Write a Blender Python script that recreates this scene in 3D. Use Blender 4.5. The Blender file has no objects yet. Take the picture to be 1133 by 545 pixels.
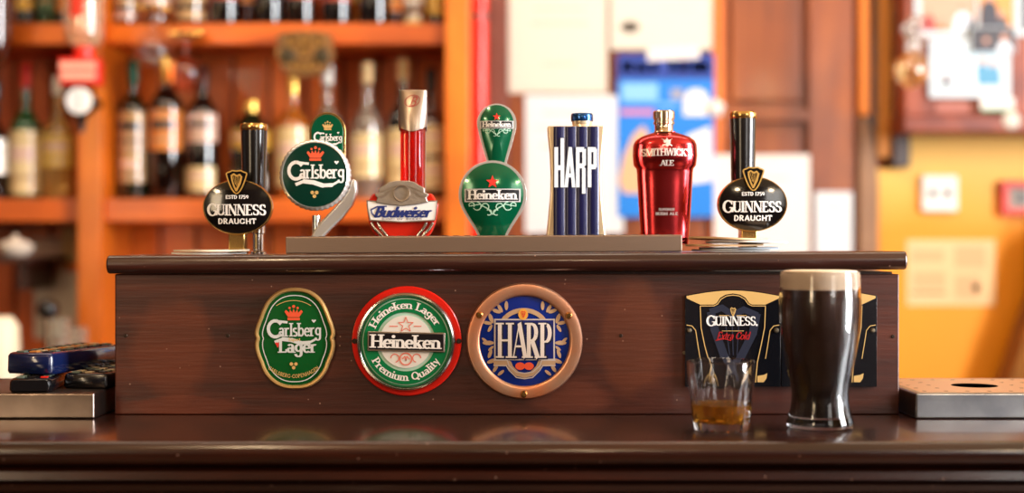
import bpy, bmesh, math, random
from mathutils import Vector, Matrix
from mathutils.geometry import tessellate_polygon
random.seed(7)
PI = math.pi
SC = bpy.context.scene
COL = SC.collection
# ------------------------------------------------------------------ camera, light, exposure (lengths in mm unless noted)
F = 50.0 / 36.0 * 1133.0          # focal length in pixels
CAMD, CAMZ = 1600.0, 1259.0       # camera is 1.6 m before the front of the font box
cam_data = bpy.data.cameras.new('camera')
cam_data.lens = 50; cam_data.sensor_width = 36; cam_data.sensor_fit = 'HORIZONTAL'
cam_data.clip_start = 0.05; cam_data.clip_end = 60
cam_data.dof.use_dof = True; cam_data.dof.focus_distance = 1.60; cam_data.dof.aperture_fstop = 1.8
cam = bpy.data.objects.new('camera', cam_data); COL.objects.link(cam)
cam.location = (0, -CAMD/1000, CAMZ/1000); cam.rotation_euler = (math.radians(90), 0, 0)
SC.camera = cam
SC.view_settings.view_transform = 'Standard'
SC.view_settings.look = 'None'
SC.view_settings.gamma = 1.0
SC.view_settings.use_curve_mapping = False
SC.view_settings.exposure = 0.0
SC.cycles.use_denoising = True
SC.cycles.max_bounces = 10
SC.cycles.transmission_bounces = 8
SC.cycles.caustics_refractive = True
SC.cycles.caustics_reflective = False
SC.cycles.sample_clamp_indirect = 6.0
w = bpy.data.worlds.new('world'); SC.world = w; w.use_nodes = True
w.node_tree.nodes['Background'].inputs[0].default_value = (0.75, 0.85, 1.0, 1)
w.node_tree.nodes['Background'].inputs[1].default_value = 1.0

def area(name, loc, target, sx, sy, power, color, spread=180):
    l = bpy.data.lights.new(name, 'AREA'); l.shape = 'RECTANGLE'; l.size = sx; l.size_y = sy
    l.energy = power; l.color = color; l.spread = math.radians(spread)
    o = bpy.data.objects.new(name, l); COL.objects.link(o); o.location = loc
    d = Vector(target) - Vector(loc)
    o.rotation_euler = d.to_track_quat('-Z', 'Y').to_euler()
    return o
def bulb(name, loc, power, color, r=0.03):
    l = bpy.data.lights.new(name, 'POINT'); l.energy = power; l.color = color; l.shadow_soft_size = r
    o = bpy.data.objects.new(name, l); COL.objects.link(o); o.location = loc
    return o
COOL = (0.97, 0.98, 1.0); WARM = (1.0, 0.74, 0.45); NEUT = (1.0, 0.93, 0.84)
area('daylight_side_window', (2.36, -0.62, 1.66), (0.0, -0.62, 1.66), 0.8, 1.85, 205, COOL)
area('daylight_rear_side_window', (2.36, 0.75, 1.75), (0.0, 0.95, 1.5), 0.7, 1.1, 5, NEUT)
area('daylight_street_window', (1.9, -3.36, 1.85), (0.0, 0.4, 1.35), 0.8, 1.2, 14, NEUT)
area('daylight_left_street_window', (-2.0, -3.3, 1.75), (-0.2, 0.4, 1.35), 0.5, 1.2, 20, WARM)
area('added_fill_over_back_bar', (-0.3, 0.45, 2.6), (-0.3, 1.6, 1.35), 2.8, 0.3, 26, (1.0, 0.86, 0.66))  # unseen fill lamp, added to brighten the shelves and back wall
for i, (x, y, z) in enumerate([(-1.3, -1.9, 2.05), (0.2, -2.3, 2.1), (-0.5, -0.9, 2.25), (1.2, -2.0, 2.0)]):
    bulb('pendant_bulb', (x, y, z), 16, WARM, 0.05)

# ------------------------------------------------------------------ mesh helpers
def lin(c):
    c = c / 255.0
    return c / 12.92 if c <= 0.04045 else ((c + 0.055) / 1.055) ** 2.4
def rgb(c): return (lin(c[0]), lin(c[1]), lin(c[2]), 1.0)
MATS = {}
def mat(name, c, rough=0.5, metal=0.0, trans=0.0, coat=0.0, emit=0, ior=1.45, bump=0, bscale=200, vary=None, vscale=8, stretch=(1,1,1), spec=0.5):
    if name in MATS: return MATS[name]
    m = bpy.data.materials.new(name); m.use_nodes = True; MATS[name] = m
    nt = m.node_tree; b = nt.nodes['Principled BSDF']
    b.inputs['Base Color'].default_value = rgb(c); b.inputs['Roughness'].default_value = rough
    b.inputs['Metallic'].default_value = metal; b.inputs['Transmission Weight'].default_value = trans
    b.inputs['Coat Weight'].default_value = coat; b.inputs['Coat Roughness'].default_value = 0.06
    b.inputs['IOR'].default_value = ior; b.inputs['Specular IOR Level'].default_value = spec
    if vary or bump:
        tc = nt.nodes.new('ShaderNodeTexCoord'); mp = nt.nodes.new('ShaderNodeMapping')
        mp.inputs['Scale'].default_value = stretch
        nt.links.new(tc.outputs['Object'], mp.inputs['Vector'])
    if vary:
        n = nt.nodes.new('ShaderNodeTexNoise'); n.inputs['Scale'].default_value = vscale; n.inputs['Detail'].default_value = 5
        r = nt.nodes.new('ShaderNodeValToRGB')
        r.color_ramp.elements[0].position = 0.36; r.color_ramp.elements[1].position = 0.66
        r.color_ramp.elements[0].color = rgb(c); r.color_ramp.elements[1].color = rgb(vary)
        nt.links.new(mp.outputs[0], n.inputs['Vector']); nt.links.new(n.outputs['Fac'], r.inputs[0])
        nt.links.new(r.outputs[0], b.inputs['Base Color'])
    if bump:
        n2 = nt.nodes.new('ShaderNodeTexNoise'); n2.inputs['Scale'].default_value = bscale; n2.inputs['Detail'].default_value = 4
        nt.links.new(mp.outputs[0], n2.inputs['Vector'])
        bp = nt.nodes.new('ShaderNodeBump'); bp.inputs['Strength'].default_value = bump; bp.inputs['Distance'].default_value = 0.002
        nt.links.new(n2.outputs['Fac'], bp.inputs['Height']); nt.links.new(bp.outputs[0], b.inputs['Normal'])
    return m
def wood(name, c1, c2, c3, rough=0.35, coat=0.4, axis='x', scale=3.0, bump=0.15, specks=0):
    if name in MATS: return MATS[name]
    m = bpy.data.materials.new(name); m.use_nodes = True; MATS[name] = m
    nt = m.node_tree; b = nt.nodes['Principled BSDF']; N = nt.nodes.new; L = nt.links.new
    tc = N('ShaderNodeTexCoord'); mp = N('ShaderNodeMapping')
    st = {'x': (1, 9, 14), 'z': (12, 9, 1), 'y': (12, 1, 9)}[axis]
    mp.inputs['Scale'].default_value = st; L(tc.outputs['Object'], mp.inputs['Vector'])
    n1 = N('ShaderNodeTexNoise'); n1.inputs['Scale'].default_value = scale; n1.inputs['Detail'].default_value = 8; n1.inputs['Roughness'].default_value = 0.65
    n1.inputs['Distortion'].default_value = 0.6
    L(mp.outputs[0], n1.inputs['Vector'])
    r = N('ShaderNodeValToRGB'); e = r.color_ramp.elements
    e[0].position = 0.3; e[0].color = rgb(c1); e[1].position = 0.72; e[1].color = rgb(c3)
    k = e.new(0.5); k.color = rgb(c2)
    L(n1.outputs['Fac'], r.inputs[0])
    n2 = N('ShaderNodeTexNoise'); n2.inputs['Scale'].default_value = 5; n2.inputs['Detail'].default_value = 3
    L(tc.outputs['Object'], n2.inputs['Vector'])
    mx = N('ShaderNodeMix'); mx.data_type = 'RGBA'; mx.blend_type = 'MULTIPLY'
    r2 = N('ShaderNodeValToRGB'); r2.color_ramp.elements[0].position = 0.35; r2.color_ramp.elements[0].color = (0.62, 0.6, 0.58, 1)
    r2.color_ramp.elements[1].position = 0.6; r2.color_ramp.elements[1].color = (1, 1, 1, 1)
    L(n2.outputs['Fac'], r2.inputs[0]); mx.inputs['Factor'].default_value = 0.8
    L(r.outputs[0], mx.inputs['A']); L(r2.outputs[0], mx.inputs['B'])
    out = mx.outputs['Result']
    if specks:
        v = N('ShaderNodeTexVoronoi'); v.inputs['Scale'].default_value = 55; L(tc.outputs['Object'], v.inputs['Vector'])
        r3 = N('ShaderNodeValToRGB'); r3.color_ramp.elements[0].position = 0.035; r3.color_ramp.elements[0].color = (1, 1, 1, 1)
        r3.color_ramp.elements[1].position = 0.06; r3.color_ramp.elements[1].color = (0, 0, 0, 1)
        L(v.outputs['Distance'], r3.inputs[0])
        mm = N('ShaderNodeMath'); mm.operation = 'MULTIPLY'; mm.inputs[1].default_value = specks; L(r3.outputs[0], mm.inputs[0])
        m2 = N('ShaderNodeMix'); m2.data_type = 'RGBA'; L(mm.outputs[0], m2.inputs['Factor'])
        L(out, m2.inputs['A']); m2.inputs['B'].default_value = rgb((176, 140, 124)); out = m2.outputs['Result']
    L(out, b.inputs['Base Color'])
    b.inputs['Roughness'].default_value = rough; b.inputs['Coat Weight'].default_value = coat; b.inputs['Coat Roughness'].default_value = 0.12
    n3 = N('ShaderNodeTexNoise'); n3.inputs['Scale'].default_value = 18; n3.inputs['Detail'].default_value = 6; L(mp.outputs[0], n3.inputs['Vector'])
    bp = N('ShaderNodeBump'); bp.inputs['Strength'].default_value = bump; bp.inputs['Distance'].default_value = 0.003
    L(n3.outputs['Fac'], bp.inputs['Height']); L(bp.outputs[0], b.inputs['Normal'])
    return m

class MB:
    def __init__(s): s.v = []; s.f = []; s.m = []; s.e = 0
    def lift(s):
        s.e = (s.e + 1) % 11; return s.e * 0.022
    def add(s, vs, fs, mi=0):
        o = len(s.v); s.v += [tuple(p) for p in vs]
        for f in fs: s.f.append(tuple(i + o for i in f)); s.m.append(mi)
        return s
    def box(s, x0, x1, y0, y1, z0, z1, mi=0):
        vs = [(x, y, z) for x in (x0, x1) for y in (y0, y1) for z in (z0, z1)]
        return s.add(vs, [(0,1,3,2),(4,6,7,5),(0,4,5,1),(2,3,7,6),(0,2,6,4),(1,5,7,3)], mi)
    def prism(s, pts, y0, y1, mi=0, holes=(), side=None):
        """polygon in the x-z plane, thick along y"""
        loops = [list(pts)] + [list(h) for h in holes]
        flat = [p for l in loops for p in l]; n = len(flat)
        tris = tessellate_polygon([[Vector((p[0], p[1], 0)) for p in l] for l in loops])
        vs = [(p[0], y0, p[1]) for p in flat] + [(p[0], y1, p[1]) for p in flat]
        s.add(vs, [tuple(t) for t in tris] + [tuple(i + n for i in t) for t in tris], mi)
        k = 0; fs = []
        for l in loops:
            for i in range(len(l)):
                a = k + i; b = k + (i + 1) % len(l); fs.append((a, b, b + n, a + n))
            k += len(l)
        return s.add(vs, fs, mi if side is None else side)
    def prism_x(s, pts, x0, x1, mi=0):
        """polygon in the y-z plane, swept along x"""
        n = len(pts); vs = [(x0, p[0], p[1]) for p in pts] + [(x1, p[0], p[1]) for p in pts]
        fs = [(i, (i+1) % n, (i+1) % n + n, i + n) for i in range(n)] + [tuple(range(n)), tuple(range(n, 2*n))]
        return s.add(vs, fs, mi)
    def prism_z(s, pts, z0, z1, mi=0):
        n = len(pts); vs = [(p[0], p[1], z0) for p in pts] + [(p[0], p[1], z1) for p in pts]
        fs = [(i, (i+1) % n, (i+1) % n + n, i + n) for i in range(n)] + [tuple(range(n)), tuple(range(n, 2*n))]
        return s.add(vs, fs, mi)
    def lathe(s, prof, seg=32, c=(0, 0, 0), mi=0, axis='z', rfun=None, closed=False):
        vs = []; n = len(prof)
        for r, h in prof:
            for k in range(seg):
                a = 2*PI*k/seg; rr = r if rfun is None else rfun(r, h, a)
                p = (rr*math.cos(a), rr*math.sin(a), h)
                if axis == 'y': p = (p[0], h, p[1])
                if axis == 'x': p = (h, p[0], p[1])
                vs.append((p[0]+c[0], p[1]+c[1], p[2]+c[2]))
        fs = []
        for i in range(n if closed else n-1):
            j = (i+1) % n
            for k in range(seg):
                fs.append((i*seg+k, i*seg+(k+1) % seg, j*seg+(k+1) % seg, j*seg+k))
        if not closed:
            if prof[0][0] > 1e-6: fs.append(tuple(range(seg)))
            if prof[-1][0] > 1e-6: fs.append(tuple((n-1)*seg+k for k in range(seg)))
        return s.add(vs, fs, mi)
    def band(s, r, z0, z1, a0, a1, seg=24, th=0.6, mi=0, c=(0,0,0), r2=None):
        """a curved label lying on a cylinder: angles in degrees, -90 faces the room"""
        vs = []; fs = []
        for k in range(seg+1):
            a = math.radians(a0 + (a1-a0)*k/seg)
            for rr, z in ((r, z0), (r+th, z0), ((r2 or r)+th, z1), ((r2 or r), z1)):
                vs.append((rr*math.cos(a)+c[0], rr*math.sin(a)+c[1], z+c[2]))
        for k in range(seg):
            for q in range(4): fs.append((k*4+q, k*4+(q+1) % 4, k*4+4+(q+1) % 4, k*4+4+q))
        fs += [(0,1,2,3), tuple(seg*4+q for q in range(4))]
        return s.add(vs, fs, mi)
    def tube(s, pts, r, seg=10, mi=0, sx=1.0):
        pts = [Vector(p) for p in pts]; n = len(pts); vs = []; fs = []
        rr = r if isinstance(r, (list, tuple)) else [r]*n
        up = None
        for i, p in enumerate(pts):
            t = (pts[min(i+1, n-1)] - pts[max(i-1, 0)]).normalized()
            if up is None:
                up = Vector((0, 1, 0)) if abs(t.y) < 0.9 else Vector((1, 0, 0))
            u = t.cross(up).normalized(); v2 = u.cross(t).normalized(); up = v2
            for k in range(seg):
                a = 2*PI*k/seg; vs.append(p + (u*math.cos(a)*sx + v2*math.sin(a))*rr[i])
        for i in range(n-1):
            for k in range(seg):
                fs.append((i*seg+k, i*seg+(k+1) % seg, (i+1)*seg+(k+1) % seg, (i+1)*seg+k))
        fs += [tuple(range(seg)), tuple((n-1)*seg+k for k in range(seg))]
        return s.add(vs, fs, mi)
    def rings(s, outl, steps, c=(0, 0), mis=None, back=None):
        """star-shaped badge facing the room: steps = (shrink in mm, height towards the room, material of ring from previous)"""
        n = len(outl); nor = []
        for i in range(n):
            a = Vector(outl[i-1]); b = Vector(outl[(i+1) % n]); t = (b-a).normalized(); q = Vector((-t.y, t.x))
            if q.dot(Vector(outl[i]) - Vector(c)) > 0: q = -q
            nor.append(q)
        vs = []; o = len(s.v)
        if back is not None:
            vs += [(p[0], back, p[1]) for p in outl]
        for st in steps:
            for p, q in zip(outl, nor): vs.append((p[0]+q.x*st[0], -st[1], p[1]+q.y*st[0]))
        L = len(vs)//n
        mm = ([steps[0][2]] if back is not None else []) + [st[2] for st in steps[1:]]
        s.v += vs
        for i in range(L-1):
            for k in range(n):
                s.f.append((o+i*n+k, o+i*n+(k+1) % n, o+(i+1)*n+(k+1) % n, o+(i+1)*n+k)); s.m.append(mm[i])
        # dome cap
        return s
    def dome(s, outl, c, h0, h1, mi=0, nr=8, y=0):
        """fills a star-shaped outline with a domed face from height h0 at the rim to h1 at c"""
        o = len(s.v); n = len(outl)
        for r in range(nr, 0, -1):
            t = r/nr; h = h1 + (h0-h1)*t*t
            for p in outl: s.v.append((c[0]+(p[0]-c[0])*t, y-h, c[1]+(p[1]-c[1])*t))
        s.v.append((c[0], y-h1, c[1]))
        for i in range(nr-1):
            for k in range(n):
                s.f.append((o+i*n+k, o+i*n+(k+1) % n, o+(i+1)*n+(k+1) % n, o+(i+1)*n+k)); s.m.append(mi)
        for k in range(n): s.f.append((o+(nr-1)*n+k, o+(nr-1)*n+(k+1) % n, o+nr*n)); s.m.append(mi)
        return s
    def xf(s, M, start=0):
        for i in range(start, len(s.v)): s.v[i] = tuple(M @ Vector(s.v[i]))
        return s
    def build(s, name, mats, parent=None, loc=None, smooth=40, bevel=0, bseg=2, rot=None):
        me = bpy.data.meshes.new(name)
        me.from_pydata([(a/1000, b/1000, c/1000) for a, b, c in s.v], [], s.f)
        if not isinstance(mats, (list, tuple)): mats = [mats]
        for m in mats: me.materials.append(m)
        me.polygons.foreach_set('material_index', s.m)
        bm = bmesh.new(); bm.from_mesh(me)
        bmesh.ops.remove_doubles(bm, verts=bm.verts, dist=1e-6)
        bmesh.ops.recalc_face_normals(bm, faces=bm.faces)
        bm.to_mesh(me); bm.free()
        if smooth:
            me.polygons.foreach_set('use_smooth', [True]*len(me.polygons))
            me.set_sharp_from_angle(angle=math.radians(smooth))
        me.update()
        o = bpy.data.objects.new(name, me); COL.objects.link(o)
        if parent: o.parent = parent
        if loc: o.location = (loc[0]/1000, loc[1]/1000, loc[2]/1000)
        if rot: o.rotation_euler = rot
        if bevel:
            b = o.modifiers.new('bevel', 'BEVEL'); b.width = bevel/1000; b.segments = bseg; b.limit_method = 'ANGLE'; b.angle_limit = math.radians(40)
            b.harden_normals = False
        return o

def tag(o, label=None, cat=None, group=None, kind=None):
    if label: o['label'] = label
    if cat: o['category'] = cat
    if group: o['group'] = group
    if kind: o['kind'] = kind
    return o
def thing(name, loc, label, cat, group=None, rot=None):
    o = bpy.data.objects.new(name, None); COL.objects.link(o); o.empty_display_size = 0.02
    o.location = (loc[0]/1000, loc[1]/1000, loc[2]/1000)
    if rot: o.rotation_euler = rot
    return tag(o, label, cat, group)
def copy_tree(o, parent=None):
    c = o.copy(); COL.objects.link(c)
    if parent: c.parent = parent
    for ch in list(o.children): copy_tree(ch, c)
    return c
def X(px, d): return (px - 566.5) * d / F
def Z(py, d): return CAMZ - (py - 272.5) * d / F
class Fr:
    """measuring frame: the plane at distance d, in the coordinates of a thing standing at (ox, oy, oz)"""
    def __init__(s, d, o): s.d = d; s.o = o; s.y = d - CAMD - o[1]; s.k = d / F
    def x(s, px): return X(px, s.d) - s.o[0]
    def z(s, py): return Z(py, s.d) - s.o[2]
    def p(s, px, py): return (s.x(px), s.z(py))
def arcpts(cx, cy, rx, ry, a0, a1, n=24):
    return [(cx + rx*math.cos(math.radians(a0+(a1-a0)*i/n)), cy + ry*math.sin(math.radians(a0+(a1-a0)*i/n))) for i in range(n+1)]
def circ(cx, cy, r, n=64, ry=None): return arcpts(cx, cy, r, ry or r, 0, 360, n)[:-1]
def smoothpoly(pts, it=2):
    for _ in range(it):
        q = []
        for i in range(len(pts)):
            a = pts[i]; b = pts[(i+1) % len(pts)]
            q += [(a[0]*.75+b[0]*.25, a[1]*.75+b[1]*.25), (a[0]*.25+b[0]*.75, a[1]*.25+b[1]*.75)]
        pts = q
    return pts
def mirror(pts): return pts + [(-x, z) for x, z in reversed(pts)]

# ------------------------------------------------------------------ lettering: glyphs drawn as strokes (cap height = 1)
def V(x, a, b, f=3): return ('V', x, a, b, f)      # stem with serifs: f bit 1 = foot, bit 2 = head
def Ln(a, b, c, d, k='S'): return ('L', a, b, c, d, k)
def A(cx, cy, rx, ry, a, b): return ('A', cx, cy, rx, ry, a, b)
G = {
'A': (.72, [Ln(.05,0,.36,1,'T'), Ln(.36,1,.67,0), Ln(.16,.33,.55,.33,'T'), ('F',.05,0), ('F',.67,0)]),
'B': (.62, [V(.13,0,1), Ln(.13,.96,.3,.96,'T'), Ln(.13,.52,.3,.52,'T'), Ln(.13,.04,.3,.04,'T'), A(.3,.74,.2,.22,-90,90), A(.3,.28,.24,.24,-90,90)]),
'C': (.70, [A(.38,.5,.31,.45,42,318), Ln(.62,.66,.62,.94,'T'), Ln(.62,.08,.62,.3,'T')]),
'D': (.70, [V(.13,0,1), Ln(.13,.96,.3,.96,'T'), Ln(.13,.04,.3,.04,'T'), A(.3,.5,.31,.46,-90,90)]),
'E': (.60, [V(.13,0,1), Ln(.13,.95,.54,.95,'T'), Ln(.13,.5,.44,.5,'T'), Ln(.13,.05,.55,.05,'T'), Ln(.52,.78,.52,.98,'T'), Ln(.54,.02,.54,.24,'T')]),
'F': (.57, [V(.13,0,1), Ln(.13,.95,.54,.95,'T'), Ln(.13,.5,.44,.5,'T'), Ln(.52,.78,.52,.98,'T')]),
'G': (.78, [A(.38,.5,.31,.45,45,330), Ln(.62,.66,.62,.94,'T'), Ln(.65,.08,.65,.44), ('F',.62,.45)]),
'H': (.78, [V(.13,0,1), V(.65,0,1), Ln(.13,.5,.65,.5,'T')]),
'I': (.28, [V(.14,0,1)]),
'J': (.4, [V(.27,.2,1,2), A(.14,.2,.13,.18,180,360)]),
'K': (.72, [V(.13,0,1), Ln(.16,.38,.58,1,'T'), Ln(.3,.55,.64,0), ('F',.64,0), ('F',.58,1)]),
'L': (.56, [V(.13,0,1), Ln(.13,.05,.52,.05,'T'), Ln(.51,.02,.51,.26,'T')]),
'M': (.92, [Ln(.11,0,.11,1,'T'), Ln(.13,1,.45,.05), Ln(.45,.05,.77,1,'T'), V(.79,0,1), ('F',.11,0), ('F',.09,1)]),
'N': (.80, [Ln(.11,0,.11,1,'T'), Ln(.12,1,.68,0), Ln(.68,0,.68,1,'T'), ('F',.11,0), ('F',.68,1), ('F',.08,1)]),
'O': (.78, [A(.39,.5,.32,.46,0,360)]),
'P': (.62, [V(.13,0,1), Ln(.13,.96,.3,.96,'T'), Ln(.13,.46,.3,.46,'T'), A(.3,.71,.22,.25,-90,90)]),
'Q': (.78, [A(.39,.5,.32,.46,0,360), Ln(.42,.2,.7,-.12)]),
'R': (.70, [V(.13,0,1), Ln(.13,.96,.3,.96,'T'), Ln(.13,.5,.3,.5,'T'), A(.3,.73,.21,.23,-90,90), Ln(.3,.5,.6,0), ('F',.61,0)]),
'S': (.60, [A(.3,.73,.2,.23,35,270), A(.3,.27,.22,.23,-145,90), Ln(.5,.7,.5,.92,'T'), Ln(.1,.08,.1,.3,'T')]),
'T': (.66, [V(.33,0,1,1), Ln(.04,.95,.62,.95,'T'), Ln(.06,.76,.06,.98,'T'), Ln(.6,.76,.6,.98,'T')]),
'U': (.76, [V(.13,.3,1,2), A(.38,.3,.25,.26,180,360), Ln(.63,.3,.63,1,'T'), ('F',.63,1)]),
'V': (.72, [Ln(.06,1,.36,0), Ln(.36,0,.66,1,'T'), ('F',.06,1), ('F',.66,1)]),
'W': (1.0, [Ln(.06,1,.28,0), Ln(.28,0,.5,1,'T'), Ln(.5,1,.72,0), Ln(.72,0,.94,1,'T'), ('F',.06,1), ('F',.94,1)]),
'X': (.7, [Ln(.06,1,.64,0), Ln(.06,0,.64,1,'T')]),
'Y': (.7, [Ln(.06,1,.35,.5), Ln(.64,1,.35,.5,'T'), V(.35,0,.5,1)]),
'Z': (.6, [Ln(.06,.95,.54,.95,'T'), Ln(.54,.95,.06,.05), Ln(.06,.05,.54,.05,'T')]),
'a': (.54, [A(.23,.2,.15,.17,0,360), V(.41,0,.45,1), A(.25,.43,.16,.2,0,150)]),
'b': (.56, [V(.11,0,1,2), A(.3,.32,.19,.3,-150,150)]),
'c': (.48, [A(.28,.32,.2,.3,45,315)]),
'd': (.58, [V(.46,0,1), A(.27,.32,.19,.3,30,330)]),
'e': (.52, [A(.27,.32,.2,.3,0,318), Ln(.08,.34,.47,.34,'T')]),
'f': (.36, [V(.15,0,.8,1), A(.27,.8,.12,.18,60,180), Ln(.02,.62,.32,.62,'T')]),
'g': (.56, [A(.27,.36,.19,.26,30,330), Ln(.45,.64,.45,-.1), A(.26,-.1,.19,.2,180,360)]),
'h': (.60, [V(.11,0,1), A(.29,.4,.18,.22,0,165), V(.47,0,.42,1)]),
'i': (.26, [V(.13,0,.64), ('D',.13,.86)]),
'k': (.60, [V(.11,0,1), Ln(.14,.26,.46,.62,'T'), Ln(.26,.38,.5,0), ('F',.5,0), ('F',.46,.62)]),
'l': (.26, [V(.13,0,1)]),
'm': (.88, [V(.11,0,.64), A(.27,.4,.16,.22,0,165), V(.43,0,.42,1), A(.59,.4,.16,.22,0,165), V(.75,0,.42,1)]),
'n': (.60, [V(.11,0,.64), A(.29,.4,.18,.22,0,165), V(.47,0,.42,1)]),
'o': (.54, [A(.27,.32,.2,.3,0,360)]),
'p': (.56, [V(.11,-.3,.64), A(.3,.32,.19,.3,-150,150)]),
'r': (.44, [V(.11,0,.64), A(.28,.38,.17,.24,55,165)]),
's': (.44, [A(.22,.47,.14,.15,35,270), A(.22,.17,.15,.15,-145,90)]),
't': (.38, [V(.16,.12,.86,0), Ln(.02,.62,.34,.62,'T'), A(.27,.14,.11,.12,180,320)]),
'u': (.60, [Ln(.11,.22,.11,.64), A(.29,.22,.18,.2,180,360), V(.47,0,.64)]),
'v': (.5, [Ln(.06,.64,.25,0), Ln(.25,0,.44,.64,'T')]),
'w': (.76, [Ln(.06,.64,.22,0), Ln(.22,0,.38,.64,'T'), Ln(.38,.64,.54,0), Ln(.54,0,.7,.64,'T')]),
'y': (.52, [Ln(.06,.64,.26,0), Ln(.46,.64,.16,-.3,'T')]),
'z': (.5, [Ln(.06,.6,.44,.6,'T'), Ln(.44,.6,.06,.04), Ln(.06,.04,.44,.04,'T')]),
'0': (.6, [A(.3,.5,.23,.46,0,360)]), '1': (.34, [V(.19,0,1,1), Ln(.05,.84,.19,.98,'T')]),
'5': (.56, [Ln(.12,.95,.5,.95,'T'), Ln(.12,.52,.12,.97,'T'), A(.26,.3,.22,.27,-140,110)]),
'7': (.56, [Ln(.06,.94,.52,.94,'T'), Ln(.5,.94,.2,0)]),
'9': (.58, [A(.29,.68,.21,.28,0,360), A(.12,.5,.38,.48,-60,20)]),
'.': (.2, [('D',.1,.07)]), "'": (.2, [Ln(.1,.75,.1,1)]), '-': (.4, [Ln(.08,.4,.32,.4,'T')]), '&': (.7, [A(.3,.74,.15,.2,0,360), A(.28,.26,.2,.24,60,330), Ln(.22,.6,.62,0,'T')]),
' ': (.34, []),
}
def glyph_polys(ch, S, T, serif, grow=0.0):
    wd, prims = G[ch]; out = []
    def seg(x0, y0, x1, y1, w0, w1=None):
        w1 = w0 if w1 is None else w1
        dx, dy = x1-x0, y1-y0; l = math.hypot(dx, dy) or 1; nx, ny = -dy/l, dx/l
        if grow: x0 -= dx/l*grow; x1 += dx/l*grow; y0 -= dy/l*grow; y1 += dy/l*grow; w0 += 2*grow; w1 += 2*grow
        out.append([(x0+nx*w0/2, y0+ny*w0/2), (x0-nx*w0/2, y0-ny*w0/2), (x1-nx*w1/2, y1-ny*w1/2), (x1+nx*w1/2, y1+ny*w1/2)])
    for p in prims:
        if p[0] == 'V':
            seg(p[1], p[2], p[1], p[3], S)
            if serif:
                hw = S*0.95 + 0.02
                if p[4] & 1: seg(p[1]-hw, p[2]+T*.4, p[1]+hw, p[2]+T*.4, T*.8)
                if p[4] & 2: seg(p[1]-hw, p[3]-T*.4, p[1]+(hw if p[3] > .9 or ch in 'HI' else S*.5), p[3]-T*.4, T*.8)
        elif p[0] == 'L':
            seg(p[1], p[2], p[3], p[4], S if p[5] == 'S' else T)
        elif p[0] == 'F' and serif:
            hw = S*0.8 + 0.02; y = p[2] + (T*.4 if p[2] < .3 else -T*.4); seg(p[1]-hw, y, p[1]+hw, y, T*.8)
        elif p[0] == 'D':
            out.append([(p[1]+(S*.62+grow)*math.cos(k*PI/4), p[2]+(S*.62+grow)*math.sin(k*PI/4)) for k in range(8)])
        elif p[0] == 'A':
            _, cx, cy, rx, ry, a0, a1 = p; n = max(6, int(abs(a1-a0)/18))
            ins = T/2
            a = [math.radians(a0+(a1-a0)*i/n) for i in range(n+1)]
            w_ = [T + (S-T)*abs(math.cos(t)) + 2*grow for t in a]
            P = []
            for t, ww in zip(a, w_):
                ex, ey = math.cos(t), math.sin(t); q = (cx+rx*ex, cy+(ry-ins*0.3)*ey)
                l = math.hypot(ry*ex, rx*ey) or 1; nx, ny = ry*ex/l, rx*ey/l
                P.append(((q[0]+nx*ww/2, q[1]+ny*ww/2), (q[0]-nx*ww/2, q[1]-ny*ww/2)))
            for i in range(n): out.append([P[i][0], P[i][1], P[i+1][1], P[i+1][0]])
    return wd, out
def word_polys(text, h, S=.17, T=.07, serif=True, track=0.0, xs=1.0, shear=0.0, grow=0.0):
    x = 0; out = []
    for ch in text:
        wd, ps = glyph_polys(ch, S, T, serif, grow)
        for p in ps: out.append([((x+a)*h*xs + b*h*shear, b*h) for a, b in p])
        x += wd + track
    x -= track
    return out, x*h*xs
def write(mb, text, cx, z, h, y, mi=0, width=None, arc=None, surf=None, th=0.0, warp=None, **kw):
    """writes text centred on cx with its baseline at z, lying at depth y (or on surf(x, z)); arc=(ox, oz, r, centre angle, +1/-1) bends it"""
    ps, wd = word_polys(text, h, **kw)
    if width:
        f = width/wd; ps = [[(a*f, b) for a, b in p] for p in ps]; wd = width
    for p in ps:
        q = []; up = mb.lift()
        for a, b in p:
            u, v = a - wd/2, b
            if warp: u, v = warp(u, v)
            if arc:
                ox, oz, r, ca, sg = arc
                if sg > 0: t = math.radians(ca) - u/r; q.append((ox+(r+v)*math.cos(t), oz+(r+v)*math.sin(t)))
                else: t = math.radians(ca) + u/r; q.append((ox+(r-v)*math.cos(t), oz+(r-v)*math.sin(t)))
            else: q.append((cx+u, z+v))
        if surf and len(q) == 4:
            l = max(math.hypot(q[0][0]-q[3][0], q[0][1]-q[3][1]), math.hypot(q[1][0]-q[2][0], q[1][1]-q[2][1]))
            n = max(1, int(l/3.0)); vs = []
            for i in range(n+1):
                t = i/n
                for g_, e_ in ((0, 3), (1, 2)):
                    a = q[g_][0]*(1-t)+q[e_][0]*t; b = q[g_][1]*(1-t)+q[e_][1]*t; vs.append((a, surf(a, b)-up, b))
            mb.add(vs, [(2*i, 2*i+1, 2*i+3, 2*i+2) for i in range(n)], mi)
            continue
        vs = [(a, (surf(a, b) if surf else y)-up, b) for a, b in q]
        mb.add(vs, [tuple(range(len(vs)))], mi)
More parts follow.
